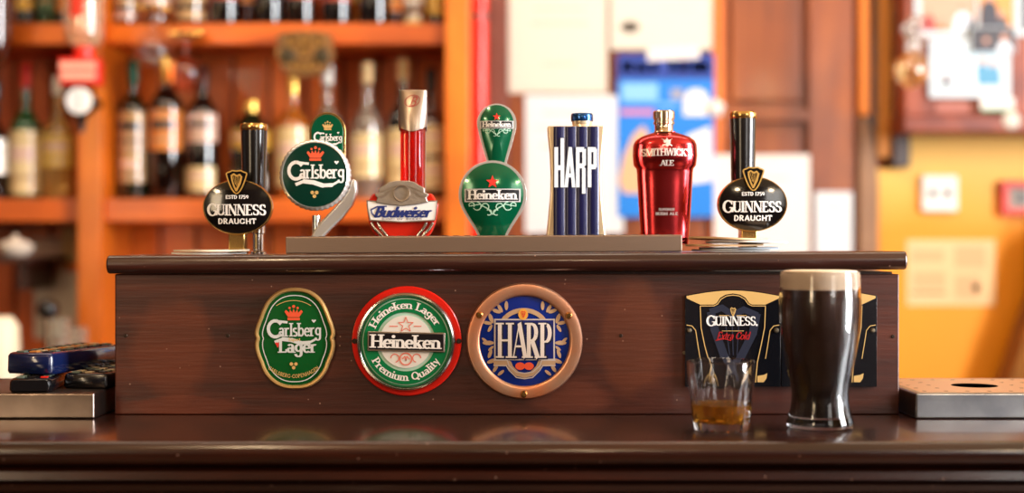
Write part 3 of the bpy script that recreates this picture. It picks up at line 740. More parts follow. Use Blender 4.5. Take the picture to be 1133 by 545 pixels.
def heineken_word(mb, cx, cz, w, y, surf=None, **kk):
    write(mb, 'Heineken', cx, cz, w*.19, y, surf=surf, S=.2, T=.1, width=w, **kk)
def heineken_tap():
    d = 1650; ox, oy = X(547, 1668), 75.0; o = (ox, oy, LZ(ox)); f = Fr(d, o); k = f.k; y0 = f.y
    t = thing('beer_tap', o, 'green and silver tap handle, small drop above a large lens with red star', 'beer tap')
    MB().lathe([(15, .3), (15, 4), (8, 7), (8, 16)], 28, (0, 6, 0)).build('base', M_CHROME, t)
    def drop(cxp, cyp, r, zlow, wlow, wtop=None, ybase=0, thick=10, nm='lens'):
        cx, cz = f.x(cxp), f.z(cyp); R = r*k; zl = f.z(zlow); wl = wlow*k
        pts = arcpts(cx, cz, R, R*1.0, -18, 198, 40)
        # sides curving down to the narrow foot
        xl, zs = pts[-1]; side = []
        for i in range(1, 13):
            s = i/12; e = s*s*(3-2*s)*.35+s*.65
            side.append((cx-(cx-xl)*(1-e)-wl*e, zs+(zl-zs)*s))
        pts = pts + side + [(2*cx-a, b) for a, b in side[::-1]]
        return cx, cz, pts
    f0 = y0
    for nm, (a, b, r, zl, wl), yb, hh in (('drop', (549.5, 136, 22, 188, 9), y0+8, 4), ('lens', (545, 215, 37.5, 264, 15), y0, 6)):
        cx, cz, out = drop(a, b, r, zl, wl)
        MB().prism(out, yb-2, yb+12).build(nm+'_frame', M_SILV, t, bevel=2.6, bseg=3)
        s_ = [(cx+(u-cx)*(1-3.3*k/(r*k)), cz-(cz-v)*(.93)) for u, v in out]
        MB().dome(s_, (cx, cz), 2.6, 2.6+hh, y=yb).build(nm, M_GREEN, t)
        Rr = r*k
        def surf(x, z, cx=cx, cz=cz, hh=hh, yb=yb, s_=s_):
            # height of the dome at (x, z): find the share of the way to the outline
            ang = math.atan2(z-cz, x-cx); dd = math.hypot(x-cx, z-cz); best = 1e9; rr = 1
            for p in s_:
                aa = abs((math.atan2(p[1]-cz, p[0]-cx)-ang+PI) % (2*PI)-PI)
                if aa < best: best = aa; rr = math.hypot(p[0]-cx, p[1]-cz)
            q = min(1, dd/rr); return yb-(2.6+hh-hh*q*q)-.5
        sc = r/37.5
        wz = cz if nm == 'lens' else cz-1
        st = MB(); patch(st, star(cx, wz+13.5*k*sc, 7.6*k*sc, 3.2*k*sc), 0, 0, surf); st.build('star', M_REDP, t, smooth=0)
        bn = MB()
        L_ = 29.5*k*sc; hb = 6.2*k*sc
        def seg_rect(mb, a0, a1, z0, z1, up=0):
            N_ = 10
            for i in range(N_):
                u0 = a0+(a1-a0)*i/N_; u1 = a0+(a1-a0)*(i+1)/N_
                mb.add([(u, surf(u, v)+up, v) for u, v in ((u0, z0), (u1, z0), (u1, z1), (u0, z1))], [(0,1,2,3)])
        zc = wz-1.2*k*sc
        seg_rect(bn, cx-L_-1.4*k, cx+L_+1.4*k, zc-hb-1*k*sc, zc+hb+1*k*sc); bn.build('banner_edge', M_SILVERP, t, smooth=0)
        bn = MB(); seg_rect(bn, cx-L_, cx+L_, zc-hb, zc+hb, -.25); bn.build('banner', mat('black print', (16, 18, 22), .3), t, smooth=0)
        w = MB(); heineken_word(w, cx, zc-4.4*k*sc, 54*k*sc, 0, surf=lambda x, z: surf(x, z)-.5); w.build('lettering', M_WHITE, t, smooth=0)
        fl = MB()
        for s in (-1, 1):
            for (a0, b0, rr, s0, s1) in ((8, -14, 4, 0, 270), (17, -13, 4.5, 90, 360), (4, -20, 3, 60, 330), (23, -12, 3, 0, 220)):
                line(fl, [(cx+s*(a0*k*sc+rr*k*sc*math.cos(math.radians(q_))), wz+b0*k*sc+rr*k*sc*math.sin(math.radians(q_))) for q_ in range(s0, s1, 30)], 1.1*k*sc, 0, surf=surf)
            line(fl, [(cx, wz-22*k*sc), (cx+s*5*k*sc, wz-16*k*sc), (cx+s*14*k*sc, wz-11*k*sc), (cx+s*26*k*sc, wz-13*k*sc)], 1.1*k*sc, 0, surf=surf)
        fl.build('scroll_ornament', mat('pale green print', (170, 212, 190), .4), t, smooth=0)
heineken_tap()

def harp_tap():
    d = 1650; ox, oy = X(637.5, 1668), 75.0; o = (ox, oy, LZ(ox)); f = Fr(d, o); k = f.k; y0 = f.y
    t = thing('beer_tap', o, 'blue fluted rectangular tap handle with waisted metal sides and tall pale lettering', 'beer tap')
    cx = f.x(637.5); zt = f.z(139)
    # waisted body
    hs = [(0, 34), (.08, 33.5), (.25, 31), (.45, 28.5), (.6, 28), (.78, 29), (.93, 31.2), (1, 31.8)]
    side = [(cx+w*k, 1+(zt-1)*s) for s, w in hs]
    out = side + [(2*cx-a, b) for a, b in side[::-1]]
    MB().prism(out, y0+2, y0+22).build('side_frame', mat('pale gold metal', (236, 216, 182), .28, .6), t, bevel=2, bseg=3)
    for j in range(4):
        x0_ = cx-25*k+j*12.5*k; x1_ = x0_+12.5*k
        m = MB(); n = 8
        prof_ = [(x0_+(x1_-x0_)*i/n, y0+.2-2.0*math.sin(PI*i/n)**.5) for i in range(n+1)] + [(x1_, y0+6), (x0_, y0+6)]
        m.prism_z(prof_, 1.5, zt-1).build('flute', M_NAVY, t)
    fl = MB()
    for j in (1, 2, 3):
        fl.box(cx-25*k+j*12.5*k-.6, cx-25*k+j*12.5*k+.6, y0-.3, y0+3, 1.5, zt-.5)
    fl.build('groove_line', mat('pale metal line', (170, 176, 200), .3, .7), t, smooth=0)
    cy = y0+12; cx2 = f.x(644.5)
    MB().lathe([(12, zt-1), (11, zt+2), (11.6, zt+3), (11.6, zt+6)], 32, (cx2, cy, 0)).build('cap_collar', mat('pale gold metal', (0,0,0)), t)
    MB().lathe([(12.6, zt+6), (13, zt+7), (13, zt+13), (12, zt+15), (0, zt+15)], 32, (cx2, cy, 0)).build('cap', mat('blue metallic cap', (30, 84, 150), .2, .8, coat=.4), t)
    # lettering: tall condensed strokes
    yl = y0-2.2; zz = lambda py: f.z(py); xx = lambda px: f.x(px)
    for m_, grow, dy in ((mat('dark outline print', (10, 14, 50), .4), .6, 0), (M_PALEBLUE, 0.2, -.5)):
        w = MB(); y_ = yl+dy
        def bar(a, b, c, e): patch(w, [(xx(a)-grow, zz(e)-grow), (xx(b)+grow, zz(e)-grow), (xx(b)+grow, zz(c)+grow), (xx(a)-grow, zz(c)+grow)], y_)
        bar(613.5, 617.3, 163, 207); bar(620.3, 624, 153, 207); bar(614, 623, 183, 188)          # H
        for (ax, bx_, s) in ((626.2, 630.8, 1), (634.6, 630.9, -1)):                                 # A
            patch(w, [(xx(ax)-1.8-grow, zz(207)-grow), (xx(ax)+1.9+grow, zz(207)-grow), (xx(bx_)+1.6+grow, zz(163)+grow), (xx(bx_)-1.6-grow, zz(163)+grow)], y_)
        bar(628, 633, 192, 196)
        bar(637.3, 641, 163, 207); bar(638, 646, 163, 168); bar(644.3, 648, 165, 183); bar(638, 646.5, 181, 186); bar(644, 647.6, 186, 214)   # R
        bar(650.3, 654, 163, 207); bar(651, 659, 163, 168); bar(656.6, 660.3, 165, 185); bar(651, 659, 182, 187)                                # P
        w.build('lettering' if dy else 'lettering_outline', m_, t, smooth=0)
harp_tap()

def smithwicks_tap():
    d = 1650; ox, oy = X(739.5, 1668), 75.0; o = (ox, oy, LZ(ox)); f = Fr(d, o); k = f.k; y0 = f.y
    t = thing('beer_tap', o, 'glossy red metal tap handle shaped like a shouldered flask with silver cap', 'beer tap')
    cx = f.x(739.5); cy = 14.0
    rows = [(270, 27), (258, 27.5), (230, 29.3), (200, 31), (188, 31.6), (184.5, 32.2), (181, 35.2), (170, 36.4), (158, 35.8), (153, 33.5), (149, 28), (146, 20), (143.5, 12), (142.5, 11.8)]
    n = 72; vs = []; zb = None
    def sec(w): return w*k, w*k*.72
    for py, w in rows:
        a, b = sec(w); z = max(f.z(py), 1.0)
        for i in range(n):
            an = 2*PI*i/n; cs, sn = math.cos(an), math.sin(an)
            vs.append((cx+a*math.copysign(abs(cs)**.8, cs), cy+b*math.copysign(abs(sn)**.8, sn), z))
    R_ = len(rows)
    fs = [(j*n+i, j*n+(i+1) % n, (j+1)*n+(i+1) % n, (j+1)*n+i) for j in range(R_-1) for i in range(n)] + [tuple(range(n)), tuple((R_-1)*n+i for i in range(n))]
    MB().add(vs, fs).build('body', M_REDMET, t, smooth=50)
    zc = f.z(142.5)
    MB().lathe([(12, zc-1), (11, zc+1), (11, zc+8), (12.6, zc+9), (12.6, zc+11), (11.6, zc+12), (11.6, zc+14), (12.8, zc+15), (12.8, zc+23), (11.5, zc+24.5), (0, zc+24.5)], 36, (f.x(738.5), cy, 0)).build('cap', mat('warm chrome', (224, 206, 178), .16, 1.0), t)
    def surf(x, z):
        py = 272.5-(z+o[2]-CAMZ)/k
        w = 36
        for (p0, w0), (p1, w1) in zip(rows, rows[1:]):
            if p1 <= py <= p0: w = w0+(w1-w0)*(p0-py)/(p0-p1+1e-9)
        a, b = sec(w); u = min(.995, abs(x-cx)/a); c_ = u**(1/.8); s_ = math.sqrt(max(0, 1-c_*c_))
        return cy-b*s_**.8-.4
    w = MB()
    write(w, "SMITHWICK'S", cx, f.z(172), 8.2*k, 0, surf=surf, S=.19, T=.11, width=57*k, warp=lambda u, v: (u, v+.9-abs(u)*.03))
    write(w, 'ALE', cx, f.z(182.5), 6.2*k, 0, surf=surf, S=.2, T=.12, width=15*k)
    patch(w, [(cx-5.5*k, f.z(161)), (cx-6*k, f.z(152)), (cx-2*k, f.z(154)), (cx, f.z(151)), (cx+2*k, f.z(154)), (cx+6*k, f.z(152)), (cx+5.5*k, f.z(161)), (cx+2.5*k, f.z(159.5)), (cx, f.z(161.5)), (cx-2.5*k, f.z(159.5))], 0, 0, surf)
    w.build('lettering', mat('bright silver print', (236, 226, 222), .3, .4), t, smooth=0)
    w = MB()
    write(w, 'SUPERIOR', cx, f.z(232.5), 2.8*k, 0, surf=surf, S=.16, T=.13, serif=False, width=18*k, track=.06)
    write(w, 'IRISH ALE', cx, f.z(237.5), 3.2*k, 0, surf=surf, S=.18, T=.14, serif=False, width=25*k, track=.06)
    w.build('small_lettering', M_SILVERP, t, smooth=0)
smithwicks_tap()

# ------------------------------------------------------------------ badges on the box
f = Fr(1600, (0, 0, 0))
def badge_thing(name, px, py, label, group=None):
    o = (X(px, 1600), -.4, Z(py, 1600))
    return thing(name, o, label, 'badge', group), Fr(1600, o), Fr(1600, o).k
def carls_badge():
    t, f, k = badge_thing('brand_badge', 326.7, 374, 'green lobed badge with gilt rim and a crown, leftmost on the box front')
    half = [(0,56.3),(12,55),(22,50.5),(31,42),(36.5,31),(39,23.5),(42.5,15),(44.5,7),(44,2.5),(42.6,0),(44,-3),(44.3,-10),(42,-19),(38.5,-27),(35.5,-36),(29,-45),(20,-52),(10,-55.5),(0,-56)]
    full = [(a*k, b*k) for a, b in half] + [(-a*k, b*k) for a, b in half[::-1][1:-1]]
    full = smoothpoly(full, 2)
    MB().rings(full, [(0, 0, 0), (0, 4, 0), (1.6, 6.2, 0), (3.4, 6, 0), (4.6, 3.6, 0), (4.7, 2, 0)], c=(0, 0), back=0).build('rim', mat('gilt rim', (226, 182, 116), .32, .7), t)
    s = [(a*.92, b*.94) for a, b in full]
    MB().dome(s, (0, 0), 3.2, 4.4).build('face', M_GREEN3, t)
    y = -4.8
    w = MB()
    line(w, [(a*.80, b*.85) for a, b in full], 1.0, -4.6, closed=True)
    carls_lettering(w, 0, 2.5*k, 59*k, y)
    write(w, 'Lager', 3.5*k, -15.5*k, 14.5*k, y, S=.19, T=.1, width=42*k)
    w.build('lettering', mat('silver white print', (206, 212, 212), .4), t, smooth=0)
    w = MB(); crown(w, -1*k, 27*k, 13.5*k, y); w.build('crown_emblem', M_ORANGEP, t, smooth=0)
    w = MB()
    for hx, hz in ((-18.5*k, -7*k),): patch(w, [(hx-3*k, hz+2.2*k), (hx-1*k, hz+3.2*k), (hx, hz+2*k), (hx+1*k, hz+3.2*k), (hx+3*k, hz+2.2*k), (hx, hz-3*k)], y-.1)
    w.build('heart', M_REDP, t, smooth=0)
    w = MB()
    for u, v in ((-2.5, 1), (2.5, 1), (0, -3)): patch(w, circ(u*k-1*k, -29*k+v*k, 2*k, 8), y)
    write(w, 'CARLSBERG-COPENHAGEN', 0, 0, 4.2*k, y, arc=(-1*k, 1*k, 44.5*k, 270, -1), S=.16, T=.12, serif=False, track=.06, width=62*k)
    write(w, 'Export', 0, -2.8*k, 3.6*k, y-.1, S=.16, T=.12, serif=False, width=13*k)
    line(w, arcpts(-1*k, 0, 38*k, 42*k, 60, 120, 14), .7, y)
    w.build('gold_lettering', M_GOLDFLAT, t, smooth=0)
carls_badge()
def hein_badge():
    t, f, k = badge_thing('brand_badge', 450.3, 376.8, 'round green and white badge on a red backing disc, second on the box front')
    MB().lathe([(0, .15), (60.5*k, .15), (60.5*k, -3), (59.5*k, -4), (0, -4)], 96, axis='y').build('backing_disc', M_RED, t)
    MB().lathe([(54.5*k, -4), (54.5*k, -8), (53.3*k, -10.5), (51.5*k, -11), (50*k, -9), (49.6*k, -6.5), (49.6*k, -4)], 96, (-.6, 0, -.4), axis='y', closed=True).build('chrome_ring', M_CHROME, t)
    c = (-.6, -.4)
    MB().dome(circ(c[0], c[1], 49.8*k, 72), c, 6.5, 8.2).build('face', mat('pale mint enamel', (176, 214, 196), .25, coat=.6), t)
    y = -8.4
    def ringm(r0, r1, yy):
        m = MB(); n = 72
        a = circ(c[0], c[1], r0*k, n); b = circ(c[0], c[1], r1*k, n)
        m.add([(p[0], yy, p[1]) for p in a+b], [(i, (i+1) % n, n+(i+1) % n, n+i) for i in range(n)]); return m
    ringm(46.8, 32.5, y).build('green_ring', mat('green print', (10, 116, 66), .25, coat=.5), t, smooth=0)
    ringm(49.6, 48.2, y+.9).build('outer_line', mat('green print', (0,0,0)), t, smooth=0)
    MB().dome(circ(c[0], c[1], 29*k, 48), c, 8.5, 8.6).build('centre', mat('warm white enamel', (226, 222, 216), .3, coat=.5), t)
    w = MB()
    write(w, 'Heineken Lager', 0, 0, 8.6*k, y-.3, arc=(c[0], c[1], 36.4*k, 92, 1), S=.17, T=.1, width=82*k)
    write(w, 'Premium Quality', 0, 0, 8.6*k, y-.3, arc=(c[0], c[1], 43*k, 270, -1), S=.17, T=.1, width=92*k)
    w.build('ring_lettering', M_WHITE, t, smooth=0)
    w = MB(); st = star(c[0], c[1]+18.5*k, 8.5*k, 3.6*k); line(w, st, 1.0, y-.4, closed=True)
    line(w, [(c[0]-18*k, c[1]+17*k), (c[0]-9*k, c[1]+17*k)], 1.2, y-.4); line(w, [(c[0]+9*k, c[1]+17*k), (c[0]+17*k, c[1]+17*k)], 1.2, y-.4)
    line(w, circ(c[0], c[1]-19*k, 6.5*k, 20), 1.6, y-.4, closed=True)
    for s in (-1, 1):
        line(w, [(c[0]+s*(12*k+4.5*k*math.cos(a)), c[1]-18*k+4.5*k*math.sin(a)) for a in [i*.5 for i in range(10)]], 1.2, y-.4)
        line(w, [(c[0]+s*4*k, c[1]-19*k), (c[0]+s*1*k, c[1]-16*k), (c[0], c[1]-21*k)], 1.2, y-.4)
    w.build('red_ornament', M_PINKP, t, smooth=0)
    R = Matrix.Rotation(math.radians(1.2), 4, 'Y')
    MB().box(-42.5*k, 42.5*k, y-2.4, y-.3, -11*k, 10.3*k).xf(R).build('banner_edge', M_SATIN, t, bevel=.5)
    MB().box(-40.8*k, 40.8*k, y-2.8, y-1, -9.4*k, 8.8*k).xf(R).build('banner', mat('black enamel panel', (18, 14, 18), .3, coat=.3), t, bevel=.3)
    w = MB(); heineken_word(w, -.5, -7.4*k, 77*k, y-3.1); w.xf(R); w.build('lettering', M_WHITE, t, smooth=0)
    for s in (-1, 1): MB().lathe([(0, -5.4), (2.4, -5.4), (3, -4)], 14, (s*57.6*k, 0, 0), axis='y').build('screw', M_DARKSCREW, t)
hein_badge()
def harp_badge():
    t, f, k = badge_thing('brand_badge', 580.3, 376.7, 'round blue badge in a coppery ring with three screws, third on the box front')
    MB().lathe([(64*k, 0), (64*k, -4), (62.5*k, -6.5), (60*k, -7), (53*k, -6.6), (51*k, -6.2), (49.6*k, -4.6), (49.4*k, -1)], 96, axis='y', closed=True).build('metal_ring', M_COPPER, t)
    c = (-1*k, .5*k)
    MB().dome(circ(0, 0, 49.6*k, 72), (0, 0), 3, 6.5).build('face', M_BLUE, t)
    def surf(x, z): return -(6.5-3.5*(x*x+z*z)/(49.6*k)**2)-.4
    q = lambda a, b: (a*k, b*k)
    w = MB()
    n = 26
    for i in range(n):   # rope-like garland over the top
        a0 = 12+156*i/n; a1 = a0+4
        line(w, [(25*k*math.cos(math.radians(a))+c[0], 14*k+20*k*math.sin(math.radians(a))) for a in (a0, a1)], 5, 0, surf=surf)
    for s in (-1, 1):   # leaf sprays down both sides
        for (u, v, r, an) in ((27,36,4,60),(31,33,4,20),(20,39,4,90),(37,25,4.5,70),(41,20,4,10),(38,14,3.5,120),(40,-2,5,0),(44,1,3,40),(38,-14,4,-70),(36,-22,4.5,-20),(32,-30,4,-60),(37,-8,3,-40),(26,-35,3.5,-40)):
            e = [(s*(u*k+r*k*1.3*math.cos(x)*math.cos(math.radians(an))-r*k*.5*math.sin(x)*math.sin(math.radians(an))), v*k+r*k*1.3*math.cos(x)*math.sin(math.radians(an))+r*k*.5*math.sin(x)*math.cos(math.radians(an))) for x in [i*PI/5 for i in range(10)]]
            patch(w, e, 0, 0, surf)
    w.build('garland', mat('tan print', (182, 150, 118), .4), t, smooth=0)
    def srect(mb, a0, a1, z0, z1, up=0, N_=8):
        for i in range(N_):
            for j in range(4):
                u0 = a0+(a1-a0)*i/N_; u1 = a0+(a1-a0)*(i+1)/N_; v0 = z0+(z1-z0)*j/4; v1 = z0+(z1-z0)*(j+1)/4
                mb.add([(u*k, surf(u*k, v*k)-up, v*k) for u, v in ((u0, v0), (u1, v0), (u1, v1), (u0, v1))], [(0,1,2,3)])
    w = MB(); srect(w, -33.5, 33.5, -21, 24.5, .3); w.build('panel_edge', mat('pale print', (190, 180, 176), .4), t, smooth=0)
    w = MB(); srect(w, -31.8, 31.8, -19.5, 23, .6); w.build('panel', mat('deep blue print', (12, 28, 100), .3, coat=.4), t, smooth=0)
    s2 = lambda x, z: surf(x, z)-1.0
    # bold condensed slab capitals with a shadow
    w = MB()
    for g_, mi, dx in ((.03, 1, 1.2), (0, 0, 0)):
        write(w, 'HARP', dx, -18.3*k+(-.5 if mi else 0), 38.5*k, 0, mi=mi, surf=(lambda x, z: surf(x, z)-.8) if mi else s2, S=.2, T=.055, width=60*k, grow=g_)
    w.build('lettering', [mat('warm white print', (222, 212, 206), .4), mat('dark shade print', (6, 12, 48), .5)], t, smooth=0)
    w = MB()
    line(w, [q(-33, -24), q(-17, -24), q(-15, -29), q(-8, -36), q(0, -38), q(8, -36), q(15, -29), q(17, -24), q(33, -24)], 5.2*k, 0, surf=lambda x, z: surf(x, z)-.3)
    w.build('scroll_band', mat('tan print', (0,0,0)), t, smooth=0)
    w = MB()
    line(w, [q(-34, -21), q(-19, -21), q(-17, -27), q(-9, -34), q(0, -35.5), q(9, -34), q(17, -27), q(19, -21), q(34, -21)], 1.2*k, 0, surf=lambda x, z: surf(x, z)-.6)
    line(w, [q(-34, -27), q(-20, -27), q(-17, -32), q(-9, -40), q(0, -41.5), q(9, -40), q(17, -32), q(20, -27), q(34, -27)], 1.2*k, 0, surf=lambda x, z: surf(x, z)-.6)
    w.build('scroll_edge', mat('pale print', (0,0,0)), t, smooth=0)
    w = MB()
    for s in (-1, 1): patch(w, circ(s*4.8*k, -27.5*k, 5.4*k, 18, 4.2*k), 0, 0, lambda x, z: surf(x, z)-.7)
    w.build('medal_emblem', M_ORANGEP, t, smooth=0)
    w = MB(); patch(w, circ(-1.5*k, 29.5*k, 5.4*k, 20, 6.2*k), 0, 0, lambda x, z: surf(x, z)-.6); w.build('oval_seal', mat('amber print', (226, 160, 60), .4), t, smooth=0)
    w = MB(); harp(w, -1.5*k, 29.5*k, 3.8*k, 0, 0, lambda x, z: surf(x, z)-.9); w.build('harp_emblem', M_REDP, t, smooth=0)
    for (px, py) in ((530.5, 348), (629, 348.5), (579.5, 435)):
        m = MB().lathe([(0, -9.2), (2.6, -9), (4.2, -6.6)], 16, (f.x(px), 0, f.z(py)), axis='y')
        m.build('screw', M_BRASS, t)
harp_badge()
def guin_plate(px0, label):
    cxp = px0+52.5
    t, f, k = badge_thing('brand_plate', cxp, 374, label, 'black stout plates at the right end of the box front')
    out = [(-52.5, 47.5)] + [(-52.5+105*i/16, 47.5+6.5*math.sin(PI*i/16)) for i in range(1, 16)] + [(52.5, 47.5), (52.5, -53), (-52.5, -53)]
    out = [(a*k, b*k) for a, b in out]
    MB().prism(out, -5, 0).build('plate', mat('black plate enamel', (13, 14, 19), .2, coat=.5), t, bevel=1.2)
    y = -5.3; q = lambda a, b: (a*k, b*k)
    low = [(-51, 44.5), (-36, 37.5), (-21, 37.5), (-18, 39), (-14, 45), (-8, 48.5), (0, 49.8), (8, 48.5), (14, 45), (18, 39), (21, 37.5), (36, 37.5), (51, 44.5)]
    top = [(51, 47)] + [(51-102*i/16, 47+6*math.sin(PI*i/16)) for i in range(1, 16)] + [(-51, 47)]
    w = MB(); patch(w, [q(*p) for p in low+top], y)
    w.build('gold_arch', M_GOLDFLAT, t, smooth=0); w = MB(); patch(w, [q(27, -48), q(34, -48), q(37, -44), q(38, -38), q(34, -40), q(27, -41)], y)
    w.build('gold_crescent', M_GOLDFLAT, t, smooth=0)
    w = MB()
    arch = [(-36, 36), (-21, 36), (-17, 38), (-13, 43.5), (-7, 47), (0, 48), (7, 47), (13, 43.5), (17, 38), (21, 36), (36, 36)]
    line(w, [q(*p) for p in arch], .9, y-.1)
    line(w, [q(-36, 36), q(-35, 12), q(-31, -8), q(-26, -26), q(-24, -48)], 1.0, y-.1); line(w, [q(36, 36), q(35, 12), q(31, -8), q(27, -26), q(25, -48)], 1.0, y-.1)
    for s in (-1, 1): line(w, [q(s*51, 15), q(s*45, 14), q(s*41, 9), q(s*39, -4), q(s*36, -22)], .9, y-.1)
    line(w, [q(-15, 25.5), q(-4, 25.5)], .7, y-.1); line(w, [q(4, 25.5), q(15, 25.5)], .7, y-.1); line(w, [q(-12, 8.5), q(12, 8.5)], .6, y-.1)
    harp(w, 0, 29.5*k, 5*k, y-.1)
    w.build('gold_lines', M_GOLDFLAT, t, smooth=0)
    w = MB(); line(w, [q(-24, 28), q(-20, 10), q(-10, -18), q(0, -36)], 9*k, y+.1); line(w, [q(26, 26), q(22, 6), q(10, -18), q(0, -38)], 9*k, y+.1)
    line(w, [q(-24, 30), q(-12, 34), q(0, 26), q(12, 32), q(26, 26)], 7*k, y+.1)
    for a in (-9, -1, 7): line(w, [q(a, 24), q(a*.5+1, -18)], 1.2*k, y+.1)
    w.build('faded_harp', mat('slate print', (40, 44, 60), .3), t, smooth=0)
    w = MB(); write(w, 'UINNESS.', 3.8*k, 14.3*k, 10.3*k, y-.3, S=.2, T=.09, width=47*k); write(w, 'G', -23.8*k, 13.4*k, 12.6*k, y-.3, S=.19, T=.09, width=10.5*k)
    w.build('lettering', M_WHITE, t, smooth=0)
    w = MB(); write(w, 'Extra Cold', 0, -1*k, 8.6*k, y-.3, S=.14, T=.1, shear=.3, serif=False, track=-.03, width=36*k)
    line(w, [q(-19, -2), q(-10, 0), q(-2, -2)], .9*k, y-.3)
    w.build('red_lettering', mat('dark red print', (176, 28, 30), .4), t, smooth=0)
    for s in (-1, 1): MB().lathe([(0, -7.6), (1.8, -7.4), (3, -5)], 14, (s*48*k, 0, 9*k), axis='y').build('screw', M_SCREW, t)
guin_plate(757.5, 'black plate with gold arched top behind the whiskey tumbler')
guin_plate(863.8, 'black plate with gold arched top, mostly hidden behind the pint of stout')

# ------------------------------------------------------------------ glasses on the bar
def pint():
    d = 1482.0; ox = X(907.3, d); o = (ox, d-CAMD, BAR); k = d/F
    t = thing('pint_of_stout', o, 'full tulip pint glass of black stout with cream head on the bar', 'pint glass')
    z = lambda py: (475.8-py)*k
    prof = [(478, 33.8), (474, 34.6), (470, 34.2), (464, 32.6), (456, 30.6), (446, 29.4), (436, 29.4), (424, 31.2), (408, 34.4), (390, 37.6), (370, 40.3), (350, 41.8), (335, 42), (320, 41.5), (308, 41), (301.5, 40.7)]
    outp = [(r, max(0.2, (478-py)*k*.995*(163/166.5))) for py, r in prof]
    H = outp[-1][1]
    inn = [(r-2.4, h) for r, h in outp if h > 13]; inn[0] = (inn[0][0], 13)
    glassp = [(0, .6), (28, .6), (32, .2)] + outp[1:] + [(40.2, H+.8), (39.0, H+.8)] + inn[::-1] + [(0, 11)]
    MB().lathe(glassp, 96).build('glass', M_GLASS, t, smooth=60)
    fz = H-17.5
    lp_ = [(0, 11.2)] + [(r+.15, h+.0) for r, h in inn if h < fz] + [(38.9, fz), (0, fz)]
    m = mat('stout', (14, 7, 6), .25, coat=.5)
    nt = m.node_tree; b = nt.nodes['Principled BSDF']; tc = nt.nodes.new('ShaderNodeTexCoord'); sp = nt.nodes.new('ShaderNodeSeparateXYZ'); nt.links.new(tc.outputs['Object'], sp.inputs[0])
    nz = nt.nodes.new('ShaderNodeTexNoise'); nz.inputs['Scale'].default_value = 25; nt.links.new(tc.outputs['Object'], nz.inputs['Vector'])
    ma = nt.nodes.new('ShaderNodeMath'); ma.operation = 'MULTIPLY_ADD'; nt.links.new(nz.outputs['Fac'], ma.inputs[0]); ma.inputs[1].default_value = .04; nt.links.new(sp.outputs['Z'], ma.inputs[2])
    r = nt.nodes.new('ShaderNodeValToRGB'); nt.links.new(ma.outputs[0], r.inputs[0])
    r.color_ramp.elements[0].position = .075; r.color_ramp.elements[0].color = rgb((10, 5, 5)); r.color_ramp.elements[1].position = .165; r.color_ramp.elements[1].color = rgb((52, 30, 21))
    nt.links.new(r.outputs[0], b.inputs['Base Color'])
    MB().lathe(lp_, 96).build('stout', m, t, smooth=60)
    MB().lathe([(0, fz+.1), (39.1, fz+.1), (38.8, H-9), (38.5, H-1.2), (37.5, H+1.8), (30, H+2.8), (0, H+2.6)], 96).build('foam_head', mat('cream foam', (226, 204, 178), .7, bump=.1, bscale=500), t, smooth=60)
pint()
def tumbler():
    d = 1461.0; ox = X(798.0, d); o = (ox, d-CAMD, BAR)
    t = thing('whiskey_tumbler', o, 'small faceted glass tumbler with a little amber whiskey in front of the black plate', 'tumbler')
    H = 72.0; N_ = 10
    def rf(r, h, a):
        if h > 56 or h < 1.5 or r < 20: return r
        c = math.cos(PI/N_)/math.cos(((a+.2) % (2*PI/N_))-PI/N_)   # flat panels
        s = min(1, (56-h)/10)
        return r*(1-s+s*c)
    outp = [(0, .8), (22, .8), (25.5, .2), (27.8, 1.6), (29.5, 10), (31.5, 28), (33, 44), (34.2, 55), (34.8, 62), (35, H-1), (34.3, H), (33.4, H-.6)]
    inn = [(32.6, 60), (31.4, 50), (29.6, 36), (27.4, 22), (25.5, 12.5), (22, 9.2), (0, 8.6)]
    m = MB(); vs = []
    seg = 100
    m.lathe(outp+inn, seg, rfun=lambda r, h, a: rf(r, h, a) if r in [p[0] for p in outp] else r)
    m.build('glass', M_GLASS, t, smooth=28)
    w = MB().lathe([(0, 8.7), (22.1, 9.3), (25.6, 12.6), (27.5, 22), (28.5, 28), (27.7, 27.3), (0, 27)], 80)
    w.build('whiskey', mat('amber whiskey', (255, 176, 50), .02, trans=.92, ior=1.35), t, smooth=50)
tumbler()

# ------------------------------------------------------------------ bar trays
def side_tray(name, xa, xb, label, perf):
    y0 = 1558-CAMD; dep = 178; h = 28.5
    t = thing(name, ((xa+xb)/2, y0, BAR), label, 'drip tray')
    w_ = (xb-xa)/2
    MB().box(-w_, w_, 0, dep, .4, h).build('tray_body', mat('cool stainless steel', (164, 166, 170), .3, 1.0, bump=.12, bscale=25, vary=(130, 132, 138), vscale=14) if perf else M_STEEL, t, smooth=0, bevel=2.2, bseg=3)
    if perf:
        hl = MB()
        for i in range(14):
            for j in range(5):
                if abs(i-3.2) < 1.5 and 1 <= j <= 3: continue
                hl.lathe([(0, h+.12), (2.6, h+.12)], 12, (-w_+16+i*24, 22+j*33, 0))
        hl.build('drain_holes', mat('drain hole black', (24, 18, 14), .8), t, smooth=0)
        MB().lathe([(0, h+.15), (26, h+.15)], 36, (-w_+92, 85, 0)).build('drain_opening', mat('drain hole black', (0,0,0)), t, smooth=0)
        pl = MB().box(-w_+8, w_-8, 8, dep-8, h-.5, h+.1); pl.build('perforated_plate', mat('brushed warm steel', (214, 176, 140), .4, .8, bump=.05, bscale=40), t, smooth=0)
    return t
side_tray('bar_drip_tray', X(1013, 1558), X(1013, 1558)+520, 'worn stainless drip tray with perforated top, right of the wooden box', True)
side_tray('bar_tray', X(104, 1558)-480, X(104, 1558), 'plain low stainless tray under the remote controls, left of the box', False)
